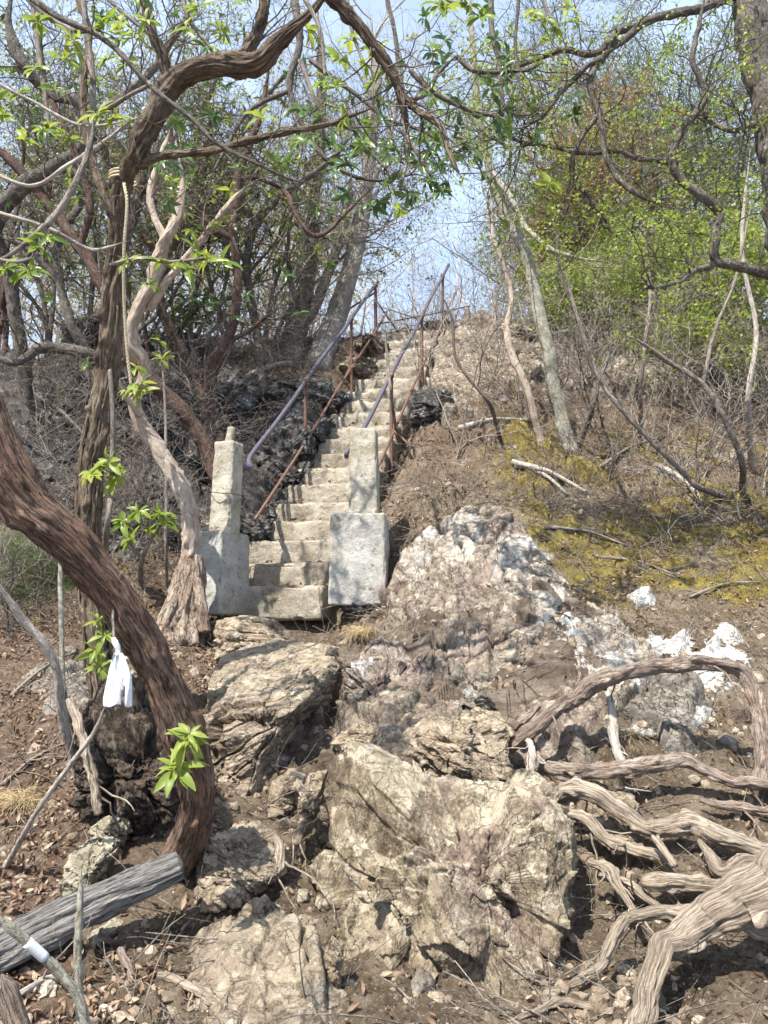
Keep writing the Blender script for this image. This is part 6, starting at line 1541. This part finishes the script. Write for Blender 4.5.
# landing at the top
M = MB(); rough_box(M, (stair_xl(10.8) + 0.6, 10.95, 0.06 + rise * NS - 0.08), (0.6, 0.42, 0.12), rot=ang, n=30, rnd_=0.04, amp=0.03, seed=88); M.build('landing', m_step, st)

def post_thing(px0, px1, pt, pm, bx0, bx1, pb, Y, label, tp, seed, rt):
    b0 = W(bx0, pb, Y); b1 = W(bx1, pm, Y)
    t = thing('concrete_post', label, 'gatepost', (0.5 * (b0[0] + b1[0]), Y + 0.2, b0[2]))
    hx = (b1[0] - b0[0]) / 2; hz = (b1[2] - b0[2]) / 2
    M = MB(); rough_box(M, ((b0[0] + b1[0]) / 2, Y + 0.20, (b0[2] + b1[2]) / 2), (hx, 0.22, hz), rot=rt, n=90, rnd_=0.02, amp=0.012, fr=4, seed=seed, taper=tp, chips=0.028)
    M.build('base_block', m_block, t)
    p0 = W(px0, pm, Y + 0.1); p1 = W(px1, pt, Y + 0.1)
    hx = (p1[0] - p0[0]) / 2; hz = (p1[2] - p0[2]) / 2
    M = MB(); rough_box(M, ((p0[0] + p1[0]) / 2, Y + 0.17, (p0[2] + p1[2]) / 2 - 0.02), (hx, hx * 0.95, hz + 0.02), rot=rt, n=70, rnd_=0.02, amp=0.010, fr=8, seed=seed + 4, taper=0.04, chips=0.035, tilt=(0.03 if px0 < 300 else -0.01, 0))
    M.build('shaft', m_post, t)
    return t
tl = post_thing(212, 238, 441, 530, 199, 234, 615, 6.0, 'slimmer concrete post on a tall block at the left foot of the staircase', 0.05, 3, -0.35)
tr = post_thing(350, 378, 428, 513, 331, 388, 606, 5.95, 'concrete post on a broad pale block at the right foot of the staircase', 0.03, 9, -0.08)
# ragged footing under the right block
rock('footing', [(335,606),(345,596),(390,590),(393,610),(375,618),(350,616)], 6.12, 0.2, m_dark, None, k=6, seed=41, amp=0.05, parent=tr)
# wire round the left post
g_wire = G('rusty_wire'); g_wire.b.inputs['Metallic'].default_value = 0.6; m_wire = g_wire.fin((0.07, 0.045, 0.03), 0.7)
pw_ = W(228, 497, 6.17)
t = np.linspace(0, 2 * math.pi, 40)
M = MB(); sq = lambda a: np.sign(a) * np.abs(a) ** 0.5
tube(M, np.stack([pw_[0] + 0.003 + 0.128 * sq(np.cos(t)), pw_[1] + 0.128 * sq(np.sin(t)), pw_[2] + 0.03 * np.cos(t * 1) * -0.6 + 0.01], 1), 0.0035, 6, cap=False)
M.build('wire_tie', m_wire, tl)
M = MB()
tip = W(228, 441, 6.17); 
tube(M, spline([tip + (0, 0.05, -0.05), tip + (0.002, 0.05, 0.02), tip + (0.012, 0.05, 0.08), tip + (0.014, 0.05, 0.12)], 0.01), np.linspace(0.036, 0.03, len(spline([tip + (0, 0.05, -0.05), tip + (0.002, 0.05, 0.02), tip + (0.012, 0.05, 0.08), tip + (0.014, 0.05, 0.12)], 0.01))), 12)
M.build('stub', m_post, tl)

# ------------------------------------------------------------------ handrails
def paint_mat(name, c0, rust, amt):
    g = G(name); p = g.pos()
    n = g.noise(p, 22, 7, 0.75)
    r = g.ramp(g.noise(p, 60, 6, 0.7), [(0.35, tuple(x * 0.5 for x in rust)), (0.6, rust), (0.75, tuple(x * 1.6 for x in rust))])
    c = g.mix(g.mask(n, 0.62 - amt * 0.3, 0.68 - amt * 0.25), c0, r)
    b = g.bump(g.noise(p, 90, 5, 0.7), 0.4, 0.003)
    return g.fin(c, 0.55, b, 0.4)
m_rail = paint_mat('violet_grey_paint', (0.085, 0.08, 0.108), (0.10, 0.06, 0.045), 0.25)
m_rust = paint_mat('rusty_iron', (0.14, 0.085, 0.065), (0.16, 0.08, 0.05), 0.5)
def handrail(off, Y0, Y1, posts, label, end, hgt):
    X = lambda Y: stair_xl(Y) + off
    t = thing('handrail', label, 'handrail', (X(posts[0]), posts[0], stair_z(posts[0])))
    rl = lambda Y, h: np.array([X(Y), Y, stair_z(Y) + h])
    pts = [np.array(e) for e in end] + [rl(Y, hgt + 0.012 * math.sin(Y * 4)) for Y in np.linspace(Y0, Y1, 9)]
    C = spline(pts, 0.04)
    M = MB(); tube(M, C, 0.021, 12); M.build('top_rail', m_rail, t)
    C = spline([rl(Y, hgt * 0.36 + 0.015 * math.sin(Y * 3)) + (0.025, 0, 0) for Y in np.linspace(Y0 + 0.05, Y1 + 0.35, 7)], 0.08)
    M = MB(); tube(M, C, 0.015, 8); M.build('lower_rail', m_rust, t)
    for i, Y in enumerate(posts):
        p = rl(Y, 0)
        z0 = min(stair_z(Y) - 0.12, float(H(p[0], Y)[0]) - 0.02)
        M = MB(); C = spline([np.array([p[0] + 0.012 * i, Y, z0]), np.array([p[0], Y, stair_z(Y) + 0.4]), np.array([p[0], Y, stair_z(Y) + hgt + 0.005])], 0.1)
        tube(M, C, 0.019, 10); ps = M.build('post', m_rust, t)
        M = MB(); e = rl(Y, hgt); tube(M, [e + (0, -0.035, -0.03), e + (0, 0.035, 0.03)], 0.029, 10); M.build('collar', m_rust, ps)
        M = MB(); a = rl(Y, hgt * 0.38); q = np.array([p[0] + (0.24 if off > 0.3 else -0.20), Y - 0.16, 0]); q[2] = min(float(H(q[0], q[1])[0]) - 0.03, a[2] - 0.2)
        tube(M, [a, q], 0.013, 8); M.build('brace', m_rust, t)
    return t
eL = W(240, 466, 6.25)
handrail(-0.02, 6.75, 10.35, [7.93, 9.3, 10.25], 'bent violet grey handrail on rusty posts along the left side of the stairs', [eL + (-0.02, 0.0, 0.0), eL + (0.06, 0.1, 0.005)], 0.93)
eR = W(347, 452, 6.75)
handrail(SW - 0.0, 6.95, 10.95, [8.05, 9.35, 10.55], 'bent violet grey handrail on rusty posts along the right side of the stairs', [eR + (-0.005, 0.03, -0.035), eR + (0.0, 0.0, 0.0)], 0.93)
# rails of the landing beyond
t = thing('handrail', 'short rusty railing crossing the sky at the top of the stairs', 'railing', (0.0, 10.6, 4.0))
a, b, c_, d_ = W(352, 316, 10.7), W(375, 296, 10.7), W(376, 345, 10.7), W(334, 330, 10.9)
M = MB(); tube(M, [W(376, 352, 10.7), W(376, 290, 10.7)], 0.02, 8); M.build('post', m_rust, t)
M = MB(); tube(M, [W(344, 312, 11.4), W(376, 292, 10.7)], 0.014, 8); M.build('rail', m_rust, t)
M = MB(); tube(M, [W(378, 324, 10.72), W(432, 314, 11.2), W(470, 306, 11.8)], 0.010, 8); M.build('rail', m_rust, t)
M = MB(); tube(M, [W(376, 300, 10.7), W(402, 338, 10.9)], 0.011, 8); M.build('brace', m_rust, t)

# ------------------------------------------------------------------ light and sky
w = bpy.data.worlds.new('World'); scene.world = w; w.use_nodes = True
nt = w.node_tree; nt.nodes.clear()
sky = nt.nodes.new('ShaderNodeTexSky'); sky.sky_type = 'NISHITA'; sky.sun_disc = False
SE, SA = R(56), R(215)   # elevation; azimuth clockwise from +Y
sky.sun_elevation = SE; sky.sun_rotation = SA
sky.air_density = 1.0; sky.dust_density = 2.5; sky.ozone_density = 1.2
bg = nt.nodes.new('ShaderNodeBackground'); bg.inputs['Strength'].default_value = 0.118
wo = nt.nodes.new('ShaderNodeOutputWorld')
# a thin veil of high white cloud over the blue
tc = nt.nodes.new('ShaderNodeTexCoord'); mp = nt.nodes.new('ShaderNodeMapping'); mp.inputs['Scale'].default_value = (1, 1, 2.5)
nz = nt.nodes.new('ShaderNodeTexNoise'); nz.inputs['Scale'].default_value = 3.0; nz.inputs['Detail'].default_value = 7; nz.inputs['Roughness'].default_value = 0.55
mr = nt.nodes.new('ShaderNodeMapRange'); mr.inputs[1].default_value = 0.3; mr.inputs[2].default_value = 0.7; mr.inputs[3].default_value = 0.45; mr.inputs[4].default_value = 0.95
mxs = nt.nodes.new('ShaderNodeMix'); mxs.data_type = 'RGBA'; mxs.inputs[7].default_value = (3.7, 4.6, 6.0, 1)
nt.links.new(tc.outputs['Generated'], mp.inputs[0]); nt.links.new(mp.outputs[0], nz.inputs['Vector']); nt.links.new(nz.outputs['Fac'], mr.inputs[0]); nt.links.new(mr.outputs[0], mxs.inputs[0]); nt.links.new(sky.outputs[0], mxs.inputs[6])
nt.links.new(mxs.outputs[2], bg.inputs[0]); nt.links.new(bg.outputs[0], wo.inputs[0])
sl = bpy.data.lights.new('sun', 'SUN'); sl.energy = 4.8; sl.angle = R(0.55); sl.color = (1.0, 0.945, 0.85)
so = bpy.data.objects.new('sun', sl); col.objects.link(so); so.location = (-4, -6, 12)
import mathutils
dv = mathutils.Vector((math.sin(SA) * math.cos(SE), math.cos(SA) * math.cos(SE), math.sin(SE)))
so.rotation_euler = dv.to_track_quat('Z', 'Y').to_euler()
scene.view_settings.view_transform = 'Standard'; scene.view_settings.look = 'None'
scene.view_settings.exposure = 1.2; scene.view_settings.gamma = 1
scene.cycles.max_bounces = 6; scene.cycles.diffuse_bounces = 3; scene.cycles.transmission_bounces = 3; scene.cycles.glossy_bounces = 2
